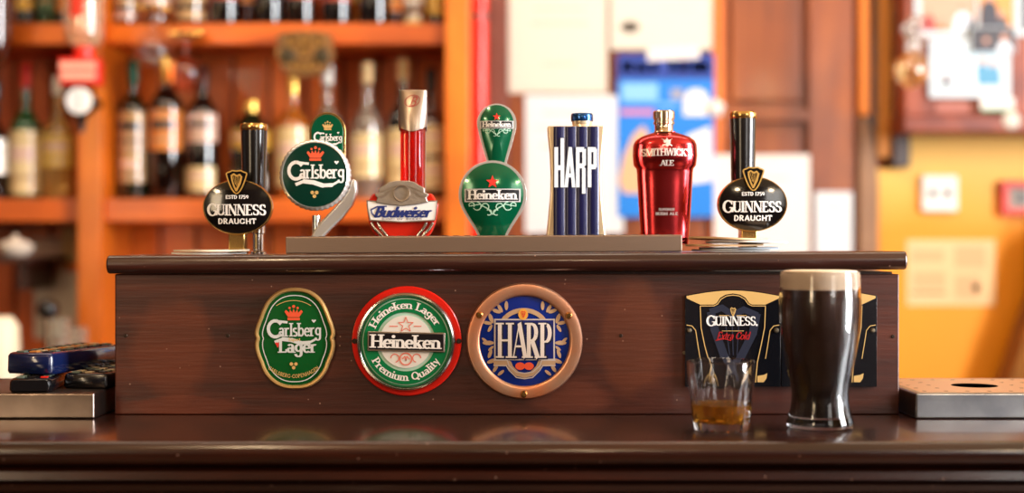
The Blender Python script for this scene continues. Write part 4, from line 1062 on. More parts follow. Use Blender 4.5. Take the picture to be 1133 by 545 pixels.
# ------------------------------------------------------------------ beer mats on the ledge
def beer_mat(cx, cy, z, ang, r, col, label, group, sq=False, warp=0.0, tilt=(0, 0)):
    mb = MB(); th = 2.0
    if sq: out = smoothpoly([(-r, -r), (r, -r), (r, r), (-r, r)], 1)
    else: out = [(r*math.cos(2*PI*i/40), r*math.sin(2*PI*i/40)) for i in range(40)]
    n = len(out); vs = []; fs = []
    lev = 5
    def zz(x): return warp*(x/r)**2*r*.1
    for side in (0, 1):
        for l in range(lev, 0, -1):
            for p in out: x, y = p[0]*l/lev, p[1]*l/lev; vs.append((x, y, zz(x)+side*th))
        vs.append((0, 0, side*th))
    N_ = lev*n+1
    for side in (0, 1):
        o = side*N_
        for l in range(lev-1):
            for k in range(n): fs.append((o+l*n+k, o+l*n+(k+1) % n, o+(l+1)*n+(k+1) % n, o+(l+1)*n+k))
        for k in range(n): fs.append((o+(lev-1)*n+k, o+(lev-1)*n+(k+1) % n, o+lev*n))
    for k in range(n): fs.append((k, (k+1) % n, N_+(k+1) % n, N_+k))
    mb.add(vs, fs)
    o = mb.build('beer_mat', col, None, (cx, cy, z), smooth=40, rot=(math.radians(tilt[0]), math.radians(tilt[1]), math.radians(ang)))
    return tag(o, label, 'beer mat', group)
MW = mat('white card', (250, 248, 244), .7); MT = mat('tan card', (214, 176, 132), .7); MC = mat('cream card', (244, 232, 208), .7); MGR = mat('grey blue card', (150, 160, 170), .7)
bx = X(229, 1660)
beer_mat(bx+2, 62, LZ(bx)+.3, 8, 43, MW, 'white beer mat flat on the ledge at the left, under the other one', 'beer mats at the left end of the ledge', warp=.15, tilt=(0, -.3))
beer_mat(bx+6, 58, LZ(bx)+3.6, 30, 43.5, MC, 'cream beer mat resting on top of the white one, left end of ledge', 'beer mats at the left end of the ledge', warp=.1, tilt=(0, -.5))
bx = X(812, 1660)
G2 = 'beer mats piled at the right end of the ledge'
for i, (dx, dy, dz, an, r, c, wp, ti, lb) in enumerate([
    (-2, 70, .6, 5, 46, MW, .1, (0, 0), 'white beer mat at the very bottom of the right-hand pile'),
    (6, 62, 3.2, 40, 46, MGR, .1, (0, -.4), 'grey-blue beer mat second from the bottom of the right-hand pile'),
    (-12, 56, 6.4, 18, 45, MT, .22, (0, -.6), 'tan bent beer mat in the middle of the right-hand pile'),
    (14, 54, 10.0, 64, 47, MW, .12, (0, .7), 'white beer mat sliding right near the top of the right-hand pile'),
    (-8, 52, 13.6, 28, 46, MT, .26, (0, 1.2), 'tan curled beer mat topmost in the pile under the right tap')]):
    beer_mat(bx+dx, dy, LZ(bx)+dz, an, r, c, lb, G2, sq=False, warp=wp, tilt=ti)

# ------------------------------------------------------------------ remote controls on the left tray
M_KEY = mat('grey green keys', (92, 104, 92), .4); M_KEY2 = mat('pale keys', (178, 160, 128), .4); M_RC = mat('black remote plastic', (12, 12, 16), .22, coat=.3); M_RCB = mat('navy remote plastic', (14, 26, 66), .16, coat=.6)
def remote(loc, L, W, H, rz, tilt, label, m, rows, keym, red=False):
    t = thing('remote_control', loc, label, 'remote control', None, (math.radians(tilt), 0, math.radians(rz)))
    prof_ = [(-W/2+2, 0), (W/2-2, 0), (W/2, 3), (W/2-.5, H-3), (W/2-3, H), (-W/2+3, H), (-W/2+.5, H-3), (-W/2, 3)]
    mb = MB(); rows_ = [(0, .86, .8), (3, .97, .95), (9, 1, 1), (L-9, .98, .96), (L-3, .94, .9), (L, .82, .74)]
    n = len(prof_); vs = []
    for y, sx, sz in rows_:
        for x, z in prof_: vs.append((x*sx, y, H/2+(z-H/2)*sz))
    fs = [(j*n+i, j*n+(i+1) % n, (j+1)*n+(i+1) % n, (j+1)*n+i) for j in range(len(rows_)-1) for i in range(n)] + [tuple(range(n)), tuple((len(rows_)-1)*n+i for i in range(n))]
    mb.add(vs, fs).build('case', m, t, smooth=50)
    k = 0
    for r_ in range(rows):
        for c in range(3):
            b = MB(); x = (c-1)*W*.28; y = 14+(L-30)*r_/(rows-1)
            b.box(-W*.085, W*.085, -L*.018-1.4, L*.018+1.4, 0, 1.8)
            km = keym[(k*7+r_) % len(keym)]; k += 1
            if red and r_ == 0 and c == 2: km = M_RED
            b.build('button', km, t, (x, y, H-.3), smooth=0, bevel=.5)
    return t
TR = BAR+28.7
remote((-481, 4, TR), 150, 53, 17, -3, 0, 'black remote control lying flat against the side of the wooden box', M_RC, 9, [M_KEY, M_KEY2, M_RC])
remote((-530, -37, TR), 120, 46, 15, 6, 0, 'small black remote with a red button under the big remote', M_RC, 7, [M_KEY, M_RC], red=True)
remote((-540, -12, TR+17.4), 165, 56, 24, -12, 0, 'big navy and black remote control resting on the two others', M_RCB, 10, [M_KEY, M_KEY2, mat('dark keys', (30, 34, 34), .3), mat('amber keys', (190, 120, 50), .4)])

# ------------------------------------------------------------------ back bar
BD = 3000.0
def y_(d): return d - CAMD
zU1, zU0 = Z(27, BD), Z(50, BD); zL1, zL0 = Z(220, BD), Z(245, BD)
xPL, xPLb = X(88, 2980), X(115, 2980); xPR, xPRb = X(493, 2980), X(520, 2980)
YS0, YS1 = y_(2985), YB-22
unit = thing('back_bar_shelving', (0, y_(3000), 0), 'orange pine shelf unit with two shelves against the wall behind the bar', 'shelving')
def part(name, mb, m, root, **k):
    lx, ly, lz = [c*1000 for c in root.location]
    mb.v = [(a-lx, b-ly, c-lz) for a, b, c in mb.v]; return mb.build(name, m, root, **k)
for a, b in ((-2100, xPL), (xPLb, xPR)):
    for z1, z0 in ((zU1, zU0), (zL1, zL0)):
        part('shelf', MB().box(a, b, YS0, YS1, z0, z1), M_ORANGEW, unit, smooth=0, bevel=2)
for a, b in ((xPL, xPLb), (xPR, xPRb)):
    part('upright', MB().box(a, b, YS0-22, YS1, .5, 2500), M_ORANGEV, unit, smooth=0, bevel=3)
part('top_board', MB().box(-2100, xPRb, YS0-10, YS1, 2501, 2540), M_ORANGEV, unit, smooth=0)
xx = -2100; i = 0
bk = MB(); dk = MB()
while xx < xPR:
    bk.box(xx, min(xx+74, xPR), YB-19, YB-2, 1, 2500); xx += 82
part('back_boards', bk, M_SLAT, unit, smooth=0, bevel=3)
part('back_gap', MB().box(-2100, xPR, YB-1.5, YB-.5, 1, 2500), M_DARKW, unit, smooth=0)

# back counter under the shelves
bc = thing('back_counter', (0, y_(2720), 0), 'dark low counter below the shelves behind the bar', 'back counter')
part('worktop', MB().box(-2100, X(540, 2720), y_(2720), YS0-24, 905, 940), M_DARKW, bc, smooth=0, bevel=4)
part('cabinet', MB().box(-2080, X(538, 2720), y_(2740), YS0-24, .5, 904.8), M_SLAT, bc, smooth=0)

# bottles -------------------------------------------------------------
def gmat(name, c, tr=0.0, rough=.04): return mat(name, c, rough, trans=tr, coat=1.0, ior=1.6)
GD = gmat('dark brown bottle glass', (16, 7, 5)); GG = gmat('dark green bottle glass', (6, 22, 10)); GGm = gmat('green bottle glass', (24, 104, 52), .6)
GA = gmat('amber spirit glass', (214, 122, 40), .55); GC = gmat('clear spirit glass', (236, 226, 208), .85); GY = gmat('straw spirit glass', (222, 176, 96), .6); GK = gmat('black bottle glass', (8, 8, 9)); GB = gmat('brown bottle glass', (70, 26, 10), .3)
LC = mat('cream label', (214, 188, 136), .3, coat=1.0); LY = mat('yellow label', (222, 186, 84), .3, coat=1.0); LW = mat('white label', (232, 228, 222), .3, coat=1.0); LT = mat('tan label', (176, 140, 98), .3, coat=1.0); LR = mat('dull red label', (160, 60, 44), .3, coat=1.0)
LK = mat('black label', (20, 18, 18), .3, coat=1.0); LO = mat('orange label', (214, 128, 50), .3, coat=1.0); LP = mat('pinkish label', (206, 168, 150), .3, coat=1.0); LGn = mat('green label', (70, 110, 80), .3, coat=1.0); LGd = mat('gold label', (206, 164, 70), .4, .4)
CG = mat('gold cap foil', (226, 178, 90), .25, .9); CR = mat('red cap foil', (190, 40, 30), .35, .3); CK = mat('black cap', (16, 15, 15), .3); CW = mat('white cap', (230, 224, 214), .4); CC = mat('cork stopper', (208, 176, 128), .7); CGn = mat('green cap foil', (24, 80, 60), .3, .4)
def bottle(px, d, zb, H, R, glass, labels, cap, label, group, shoulder=.62, neck=.30, dome=.0, rot=0, capf=.86):
    ox = X(px, d)
    t = thing('spirit_bottle', (ox, y_(d), zb+.3), label, 'bottle', group)
    hs = H*shoulder; hn = hs+R*1.15; rn = R*neck; hc = H*capf
    prof_ = [(0, 2.5), (R*.7, 2), (R*.8, 0), (R*.93, 1), (R, 6), (R, hs*.94)] + [(rn+(R-rn)*(math.cos(PI*i/8)*.5+.5), hs*.94+(hn-hs*.94)*i/8) for i in range(1, 9)] + [(rn*(1+dome), hn+(hc-hn)*.5), (rn, hc), (rn*1.12, hc+1), (rn*1.12, hc+4), (0, hc+4)]
    MB().lathe(prof_, 36).build('glass', glass, t, smooth=50)
    MB().lathe([(rn*1.0, hc-2 if cap in (CC, CW) else hc-H*.05), (rn*1.22, hc-1), (rn*1.25, H-2), (rn*1.1, H), (0, H)], 24).build('cap', cap, t)
    lab_ = []
    for (a, b, m, span) in labels:
        lab_.append(MB().band(R+.15, H*a, H*b, -90-span, -90+span, 22, .5).build('label', m, t))
    for q_, (a, b, m, span) in enumerate(labels):
        if b-a > .1:
            for u0, u1, mm in ((.22, .30, LT if m is not LT else LK), (.52, .74, LK if q_ % 2 == 0 and m in (LO, LT, LP) else LP if m is not LP else LW), (.84, .88, LT if m is not LT else LGd)):
                MB().band(R+.66, H*(a+(b-a)*u0), H*(a+(b-a)*u1), -90-span*.62, -90+span*.62, 16, .15).build('label_print', mm, lab_[q_])
    return t
zb = zL1; GL = 'bottles on the lower back bar shelf'; GU = 'bottles on the upper back bar shelf'
BL = 3065
full = lambda top_px, d=BL: (Z(top_px, d)-zb)
bottle(-8, BL, zb, full(110), 36, GD, [(.25, .6, LW, 80)], CK, 'dark bottle cut by the left picture edge on the lower shelf', GL)
bottle(29, BL, zb, full(70), 34, GGm, [(.04, .50, LC, 75)], CR, 'green bottle with red capsule and large cream label, far left shelf', GL, shoulder=.55)
bottle(65, BL, zb, full(85), 35, GY, [(.26, .52, LY, 75)], CW, 'straw-coloured bottle with yellow label, just left of the round optic', GL, shoulder=.56)
bottle(147, BL, zb, full(66), 33, GG, [(.34, .62, LT, 70), (.12, .33, LT, 60)], CGn, 'dark green bottle with tan label, first right of the orange upright', GL, shoulder=.66)
bottle(184, BL, zb, full(63), 38, GD, [(.34, .62, LO, 70)], CG, 'dark bottle with an orange oval label, between green and white-labelled bottles', GL, shoulder=.68)
bottle(224, BL, zb, full(72), 36, GK, [(.42, .63, LP, 70), (.06, .24, LC, 60)], CK, 'black bottle with pinkish upper and cream lower label, left of the stout tap', GL, shoulder=.66)
bottle(278, BL, zb, full(112), 44, GG, [(.50, .70, LGd, 80), (.1, .25, LW, 50)], CG, 'squat dark bottle with gold neck right behind the left stout tap', GL, shoulder=.7)
bottle(324, BL, zb, full(80), 36, GA, [(.1, .56, LC, 78)], CG, 'amber bottle with tall cream label and gold cap below the carved plaque', GL, shoulder=.6)
bottle(362, BL, zb, full(72), 33, GC, [(.12, .5, LW, 70)], CW, 'clear bottle with white cap behind the round green tap', GL, shoulder=.58)
bottle(406, BL, zb, full(70), 33, GC, [(.16, .48, LC, 75)], CC, 'clear bottle with cream label and cork stopper, between two taps', GL, shoulder=.58)
bottle(446, BL, zb, full(66), 34, GK, [(.1, .5, LC, 75)], CC, 'dark bottle with pale stopper right behind the red column tap', GL, shoulder=.6)
bottle(477, BL, zb, full(76), 29, GB, [(.34, .56, LC, 75), (.08, .3, LC, 75)], CK, 'brown bottle with two cream labels beside the right orange upright', GL, shoulder=.6)
# narrow bottle standing behind the first two
zb = zU1
up = [(4, GC, [(.1, .4, LW, 70)], CK, 'clear bottle with white label, leftmost on the upper shelf'),
      (29, GG, [(.16, .5, LGd, 60)], CG, 'dark green bottle with gold label, second on the upper shelf'),
      (52, GGm, [(.14, .5, LGn, 60)], CK, 'bright green bottle, third on the upper shelf'),
      (73, GD, [(.14, .4, LO, 70)], CG, 'dark bottle with orange label left of the hanging optic bottle'),
      (139, GD, [(.06, .11, LP, 80), (.16, .4, LT, 80)], CK, 'dark bottle with banded label, first right of the orange upright on top'),
      (172, GB, [(.08, .12, LO, 75), (.17, .4, LP, 75)], CG, 'brown bottle above the hanging glass bowl on the upper shelf'),
      (211, GK, [(.05, .12, LT, 75), (.17, .4, LT, 75)], CK, 'black bottle with tan band, third right of the upright on top'),
      (249, GK, [(.2, .5, LR, 60)], CR, 'black bottle between tan-banded and amber ones on the upper shelf'),
      (273, GB, [(.2, .5, LO, 70)], CG, 'slim brown bottle left of the clear pair on the upper shelf'),
      (298, GK, [(.2, .5, LK, 70)], CK, 'plain black bottle left of the carved plaque on the upper shelf'),
      (333, GD, [(.2, .5, LR, 70)], CG, 'dark red-labelled bottle over the carved plaque'),
      (373, GK, [(.18, .5, LR, 70)], CK, 'black bottle just right of the carved plaque on the upper shelf'),
      (397, GA, [(.2, .5, LGd, 70)], CG, 'slim amber bottle on the upper shelf above the clear corked one'),
      (414, GK, [(.25, .5, LW, 70)], CW, 'black bottle with white label, fourth from the right upright on top'),
      (436, GB, [(.15, .5, LO, 70)], CC, 'brown bottle third from the right upright on the upper shelf'),
      (458, GC, [(.02, .07, LY, 80), (.2, .5, LW, 80)], CW, 'clear bottle with a low yellow band, second from the right upright on top'),
      (483, GK, [(.12, .4, LGd, 80)], CG, 'black bottle with gold label beside the right upright on top')]
prev = None
for i, (px, g_, lb, cp, tx) in enumerate(up):
    R = 26 if px == 139 else 33 if px not in (273, 397, 436, 4, 29, 52, 73, 458, 483) else 21
    bottle(px, 3045 if R != 21 else 3085, zb, 300-(i*37 % 40), R, g_, lb, cp, tx, GU)

# glass bowls hung from the shelf
for px, py, tx, c, dd in ((170, 57, 'clear balloon glass hanging upside down below the upper shelf, in front of a dark bottle', M_GLASS, 2900), (205, 84, 'pinkish balloon glass hanging lower and right of the clear one', mat('pinkish glass', (255, 206, 188), 0, trans=1.0), 2930)):
    o = (X(px, dd), y_(dd), Z(py, dd)); t = thing('balloon_glass', o, tx, 'glass', 'balloon glasses hanging under the upper shelf')
    R = 39
    pr = [(R*math.sin(math.radians(a)), -R*math.cos(math.radians(a))) for a in range(38, 172, 8)]
    MB().lathe(pr + [(4, R+2), (3.5, R+2)] + [(p[0]-1.5, p[1]) for p in pr[::-1]], 40, closed=True).build('bowl', c, t)
    top = (min(Z(20, dd), 99999)-o[2]) if False else R+46
    MB().lathe([(4, R), (3.5, R+10), (3.5, R+40), (28, R+44), (30, R+46), (0, R+46)], 32).build('stem_and_foot', c, t)
    hk = MB().box(-34, 34, -3, 3, R+46.3, R+50); hk.box(-34, 34, 0, YS0-y_(dd)-.5, R+50, R+53)
    hk.build('hanging_rail', M_BRASS, t, smooth=0)

# carved plaque hanging on the upper shelf edge
o = (X(338, 2960), y_(2960), Z(61, 2960)); t = thing('carved_plaque', o, 'brown and gold carved scrolled plaque hanging from the upper shelf edge', 'plaque')
k = 2960/F
half = [(0, 27), (6, 25), (11, 27), (17, 24), (24, 25), (31, 20), (29, 12), (32, 4), (31, -4), (27, -9), (26, -17), (20, -19), (15, -24), (8, -22), (0, -25)]
pts = [(a*k, b*k) for a, b in half] + [(-a*k, b*k) for a, b in half[::-1][1:-1]]
pts = smoothpoly(pts, 1)
MB().prism(pts, -16, 12).build('board', mat('carved brown wood', (74, 46, 20), .5, bump=1.0, bscale=60, vary=(150, 100, 46), vscale=75), t, bevel=4)
for s in (-1, 1): MB().lathe([(0, -17), (14, -17.5), (17, -16), (19, -14)], 24, (s*19*k, 0, -2*k), axis='y').build('boss', mat('dark green bronze', (58, 46, 24), .5, .3), t)
r_ = MB()
for (u, v, q) in ((-14, 14, 7), (14, 14, 7), (0, 16, 6), (0, 3, 7), (-9, -12, 6), (9, -12, 6), (0, -14, 5)):
    r_.lathe([(q*k*.55, -16), (q*k*.6, -21), (q*k*.85, -22), (q*k, -16)], 20, (u*k, 0, v*k), axis='y', closed=True)
r_.build('scroll_relief', mat('dull gilding', (160, 116, 52), .45, .6), t)
# hanging optic with inverted bottle
o = (X(93, 2860), y_(2860), Z(80, 2860)); k = 2860/F; t = thing('optic_dispenser', o, 'upside-down spirit bottle on a red optic with round white dial, on the left upright', 'spirit dispenser')
q = lambda px, py: ((px-93)*k, (80-py)*k)
R = 21*k
MB().lathe([(R*.42, q(0, 68)[1]), (R*.42, q(0, 56)[1]), (R*.7, q(0, 50)[1]), (R*.98, q(0, 43)[1]), (R, q(0, 36)[1]), (R, q(0, -120)[1]), (0, q(0, -122)[1])], 36).build('bottle', gmat('peach spirit glass', (246, 206, 170), .7), t)
MB().band(R+.3, q(0, 22)[1], q(0, -100)[1], -118, -74, 16, .6).build('bottle_label', mat('red bottle label', (206, 50, 28), .5), t)
MB().lathe([(R*.5, q(0, 68)[1]-1), (R*.55, q(0, 51)[1]), (R*.4, q(0, 50)[1])], 24).build('neck_collar', mat('red optic plastic', (230, 40, 24), .3), t)
MB().box(-23*k, 21*k, -R*.9, R*.2, q(0, 96)[1], q(0, 66)[1]).build('sign_card', mat('red sign plastic', (220, 34, 26), .35), t, bevel=4)
m = MB(); m.box(-21*k, 19*k, -R*.9-1.5, -R*.9, q(0, 79)[1], q(0, 71)[1]); m.box(-20*k, 18*k, -R*.9-1.5, -R*.9, q(0, 90)[1], q(0, 82)[1]); m.build('sign_bands', mat('pale pink print', (246, 168, 146), .5), t, smooth=0)
MB().lathe([(0, 0), (18*k, 0), (18.5*k, -6), (17*k, -14), (15*k, -15)], 40, (-.5*k, -R*.4, q(0, 113)[1]), axis='y').build('dial_case', mat('dark chrome', (120, 112, 112), .2, 1.0), t)
MB().lathe([(0, -15.5), (14.5*k, -15.5), (14.5*k, -14), (0, -14)], 40, (-.5*k, -R*.4, q(0, 113)[1]), axis='y').build('dial', mat('pale dial', (222, 220, 226), .2, coat=.6), t)
MB().box(-1.2*k, 0, -R*.4-17, -R*.4-15.6, q(0, 126)[1], q(0, 100)[1]).build('dial_needle', mat('grey needle', (120, 120, 130), .4), t, smooth=0)
MB().lathe([(7*k, q(0, 128)[1]), (5*k, q(0, 134)[1]), (3.5*k, q(0, 140)[1]), (3.5*k, q(0, 147)[1]), (0, q(0, 147)[1])], 24, (0, -R*.4, 0)).build('nozzle', CK, t)
MB().box(-6, 6, -R*.3, YS0-22.5-y_(2860), q(0, 110)[1]-8, q(0, 110)[1]+8).build('bracket', M_CHROME, t, smooth=0)
# second hanging bottle cut off by the left edge
o = (X(-6, 2900), y_(2900), Z(70, 2900)); t = thing('optic_bottle', o, 'dark upside-down bottle neck at the left picture edge below the upper shelf', 'bottle')
MB().lathe([(9, -60), (12, -20), (26, 10), (34, 60), (34, 300), (0, 300)], 32).build('bottle', GB, t)
MB().lathe([(0, -72), (12, -72), (13, -40), (10, -38)], 24).build('cap', CK, t)
MB().box(-5, 5, 10, YS0-y_(2900)-.5, 80, 96).build('bracket', M_BRASS, t, smooth=0)

# things on the back counter, left
def paper(px0, py0, px1, py1, d, m, label, cat='paper notice', name='paper_notice', lines=(), group=None, th=1.0, rz=0, border=None):
    cx, cz = (px0+px1)/2, (py0+py1)/2; o = (X(cx, d), y_(d), Z(cz, d)); k = d/F
    t = thing(name, o, label, cat, group, (0, math.radians(rz), 0))
    w_, h_ = (px1-px0)/2*k, (py1-py0)/2*k
    MB().box(-w_, w_, -th, 0, -h_, h_).build('sheet', m, t, smooth=0)
    if border:
        b = MB(); line(b, [(-w_*.96, -h_*.96), (w_*.96, -h_*.96), (w_*.96, h_*.96), (-w_*.96, h_*.96)], 3, -th-.3, closed=True); b.build('border_line', border, t, smooth=0)
    g_ = {}
    for (a, b_, c_, e_, mm) in lines:
        g_.setdefault(mm.name, (MB(), mm))[0].box((a-cx)*k, (c_-cx)*k, -th-.4, -th, (cz-e_)*k, (cz-b_)*k)
    for nm, (mb, mm) in g_.items(): mb.build('printing', mm, t, smooth=0)
    return t
PW = mat('white paper', (222, 216, 210), .7); PC = mat('cream paper', (212, 204, 190), .7); PG = mat('pale grey print', (196, 186, 172), .7); PDk = mat('dark grey print', (84, 76, 66), .7)
PP = mat('pinkish paper', (196, 160, 140), .7); PT = mat('tan paper', (206, 170, 116), .7)
dW = YB-22+CAMD
paper(35, 262, 72, 322, dW-.5, PP, 'pinkish sheet pinned to the boards under the shelf, left', lines=[(40, 270, 66, 271, PDk)])
paper(69, 250, 92, 291, dW-1.8, PT, 'small tan sheet partly behind the orange upright')
paper(38, 306, 70, 374, dW-3.2, PC, 'cream sheet pinned low on the boards behind the black knob', lines=[(42, 320, 60, 321, PG)])
paper(66, 300, 94, 372, dW-4.6, PC, 'cream sheet pinned low beside the orange upright', lines=[(70, 312, 90, 313, PG)])
CZ = 940.3
d = 2850; t = thing('black_knobbed_lever', (X(53, d), y_(d), CZ), 'black ball-topped lever standing on the back counter at left', 'lever')
MB().lathe([(26, 0), (26, 8), (8, 12), (6, 20), (6, Z(352, d)-CZ)], 24).build('stand', mat('dark metal rod', (50, 44, 42), .35, .9), t)
kz = Z(342, d)-CZ
MB().lathe([(22*math.cos(math.radians(a)), kz+21*math.sin(math.radians(a))) for a in range(-88, 91, 11)], 32).build('knob', M_BLACK, t)
d = 2800
for px, top, R, c, lb in ((-2, 350, 21, mat('white wax', (240, 226, 196), .5), 'thick pale candle at the left picture edge on the back counter'),):
    t = thing('candle', (X(px, d), y_(d), CZ), lb, 'candle')
    H_ = Z(top, d)-CZ
    MB().lathe([(0, .3), (44, .3), (44, H_*.6), (40, H_*.9), (26, H_), (0, H_-4)], 32).build('wax', c, t)
    MB().tube([(0, 0, H_-5), (1, 0, H_+10)], 1.2, 8).build('wick', CK, t)
for px, top, gm_, lqm, lb in ((66, 352, GC, GA, 'small glass with amber drink on the back counter'), (86, 362, GC, None, 'empty clear glass on the back counter near the upright')):
    d = 2780 if lqm else 2850; H_ = Z(top, d)-CZ
    t = thing('tall_glass', (X(px, d)-2, y_(d), CZ), lb, 'glass', 'glasses on the back counter')
    MB().lathe([(0, 3), (15, 3), (17, .3), (20, 4), (22, H_), (20.5, H_), (18.5, 8), (0, 7)], 32).build('glass', gm_, t)
    if lqm: MB().lathe([(0, 7.3), (18.4, 8.3), (20, H_*.8), (0, H_*.8)], 32).build('drink', lqm, t)
d = 2960
sh = thing('small_wall_shelf', (X(15, d), y_(d)+30, Z(284, d)), 'short dark bracket shelf holding the pale dish, far left', 'shelf')
MB().box(-60, 40, -40, YB-22-(y_(d)+30)-1, -12, 0).build('board', M_DARKW, sh, smooth=0, bevel=2)
MB().box(-8, 8, 20, YB-22-(y_(d)+30)-1, -70, -12.2).build('bracket', M_DARKW, sh, smooth=0)
t = thing('lidded_dish', (X(13, d), y_(d)+22, Z(284, d)+.3), 'pale lidded dish standing on the short shelf at far left', 'dish')
MB().lathe([(0, 0), (22, 0), (34, 10), (38, 22), (37, 22.5), (0, 22)], 32).build('bowl', mat('pale glazed ceramic', (216, 200, 184), .3), t)
MB().lathe([(37.5, 22.6), (30, 30), (14, 36), (6, 38), (7, 44), (0, 48)], 32).build('lid', mat('pale glazed ceramic', (0,0,0)), t)

# ------------------------------------------------------------------ red tube sign and door wall to the right of the shelves
d = 3060; t = thing('red_tube_column', (X(530, d), y_(d), .5), 'tall glossy red round column right of the orange upright', 'column')
MB().lathe([(19, 0), (19, 2480), (0, 2480)], 32).build('tube', mat('bright red plastic', (236, 40, 24), .3, coat=.4), t)
MB().lathe([(30, 0), (30, 16), (19.5, 22)], 32).build('foot', M_CHROME, t)
MB().lathe([(20.5, 0), (20.5, 14)], 32, (0, 0, 1745)).build('collar', mat('grey collar', (120, 70, 62), .4), t)
dWl = YB+CAMD
def wx(px, dd=None): return X(px, dd or dWl)
def wz(py, dd=None): return Z(py, dd or dWl)
struct('trim_1', MB().box(wx(541), wx(562), YB-34, YB-.5, 0.5, 2500), mat('mauve brown paint', (128, 72, 58), .5, vary=(108, 56, 44), vscale=8), smooth=0, bevel=3)
# panelled door: stiles, rails, sunk panels
door = tag(MB().box(wx(562.5), wx(945), YB-14, YB-.5, .5, 2500).build('door_1', M_DOORW, smooth=0), kind='structure')
def dpart(name, px0, py0, px1, py1, y0, y1, m, bv=3):
    MB().box(wx(px0), wx(px1), y0, y1, wz(py1), wz(py0)).build(name, m, door, smooth=0, bevel=bv)
dpart('stile', 563, -200, 590, 1000, YB-34, YB-14.2, M_DOORW); dpart('stile', 784, -200, 799, 1000, YB-34, YB-14.2, M_ORANGEV); dpart('stile', 891, -200, 944, 1000, YB-34, YB-14.2, M_DOORW)
dpart('rail', 590.2, 560, 783.8, 610, YB-33, YB-14.2, M_DOORW); dpart('rail', 799.2, 122, 890.8, 136, YB-33, YB-14.2, M_DOORW); dpart('rail', 799.2, 250, 890.8, 300, YB-33, YB-14.2, M_DOORW)
dpart('panel', 806, -150, 884, 114, YB-26, YB-14.2, M_DOORW, 8); dpart('panel', 806, 144, 884, 242, YB-26, YB-14.2, M_DOORW, 8); dpart('panel', 596, -190, 778, 552, YB-24, YB-14.2, M_DOORW, 8)
struct('trim_2', MB().box(wx(945.2), wx(957), YB-52, YB-.5, wz(130), 2500), mat('bright orange wood', (226, 128, 36), .45), smooth=0, bevel=3)
struct('trim_3', MB().box(wx(957.2), wx(966), YB-30, YB-.5, wz(190), 2500), M_DARKW, smooth=0)
struct('trim_4', MB().box(wx(966.2), wx(981), YB-44, YB-.5, wz(176), 2500), mat('ochre wood', (190, 118, 40), .45), smooth=0, bevel=3)
struct('trim_5', MB().box(wx(981.2), wx(999), YB-60, YB-.5, wz(186), 2500), M_DARKW, smooth=0, bevel=2)
cv = [(wx(945), wz(130)), (wx(955), wz(134)), (wx(962), wz(165)), (wx(966), wz(205)), (wx(966), .5), (wx(945), .5)]
struct('trim_6', MB().prism(cv, YB-50, YB-.5), mat('brown grey paint', (150, 108, 74), .5, vary=(120, 84, 58), vscale=5), smooth=0, bevel=3)
YLW = mat('yellow wall', (234, 148, 20), .6)
nt = YLW.node_tree; b = nt.nodes['Principled BSDF']; N = nt.nodes.new
tc = N('ShaderNodeTexCoord'); sp = N('ShaderNodeSeparateXYZ'); nt.links.new(tc.outputs['Object'], sp.inputs[0])
nz = N('ShaderNodeTexNoise'); nz.inputs['Scale'].default_value = 4; nt.links.new(tc.outputs['Object'], nz.inputs['Vector'])
ma = N('ShaderNodeMath'); ma.operation = 'MULTIPLY_ADD'; nt.links.new(nz.outputs['Fac'], ma.inputs[0]); ma.inputs[1].default_value = .1; nt.links.new(sp.outputs['Z'], ma.inputs[2])
r = N('ShaderNodeValToRGB'); nt.links.new(ma.outputs[0], r.inputs[0])
# base colour varies with height: deeper ochre below, paler above
r.color_ramp.elements[0].position = .0; r.color_ramp.elements[1].position = 1.0
mp2 = N('ShaderNodeMapRange'); nt.links.new(ma.outputs[0], mp2.inputs['Value']); mp2.inputs['From Min'].default_value = 1.34; mp2.inputs['From Max'].default_value = 1.50; nt.links.new(mp2.outputs[0], r.inputs[0])
r.color_ramp.elements[0].color = rgb((238, 146, 12)); r.color_ramp.elements[1].color = rgb((238, 186, 92))
nt.links.new(r.outputs[0], b.inputs['Base Color'])
struct('wall_back_plaster', MB().box(wx(966.2), 2418, YB-25, YB-.5, .5, wz(187)), YLW, smooth=0)
struct('wall_back_plaster_upper', MB().box(wx(999.3), 2418, YB-25, YB-.5, wz(187), 2690), YLW, smooth=0)

# papers on the door
dP = YB-34+CAMD-1.5
paper(562.5, -40, 672, 103, dP, PC, 'tall cream notice at the top left of the panelled door', border=PG,
      lines=[(590, 8, 648, 11, PG), (588, 24, 650, 28, PG), (600, 69, 638, 72, PG)])
paper(675, -40, 788, 55, dP, PC, 'cream certificate with small dark seal at the top of the door', border=PG, lines=[(730, 8, 770, 9, PG)])
ct = [o for o in SC.objects if o.get('label', '').startswith('cream certificate')][0]
kk = dP/F; MB().lathe([(0, -1.9), (11*kk, -1.9), (11*kk, -1)], 32, ((697-731.5)*kk, 0, (7.5-30)*kk), axis='y', rfun=lambda r, h, a: r*(1-.4*abs(math.sin(a)))).build('seal', PDk, ct)
paper(581, 105, 690, 258, dP-1.8, mat('cool white paper', (212, 216, 218), .7), 'white sheet on the door below the cream notice', lines=[(600, 124, 660, 126, PG), (592, 140, 664, 142, mat('pale green print', (0,0,0))), (598, 160, 650, 162, PG)])
paper(790, 171, 896, 290, dP-1.8, PW, 'white sheet on the door behind the right stout tap', lines=[(846, 196, 872, 198, PG)])
paper(902, 212, 943, 290, dP-1.8, mat('cool white paper', (0,0,0)), 'small narrow white sheet right of the large white one', lines=[(912, 228, 934, 230, PG)])
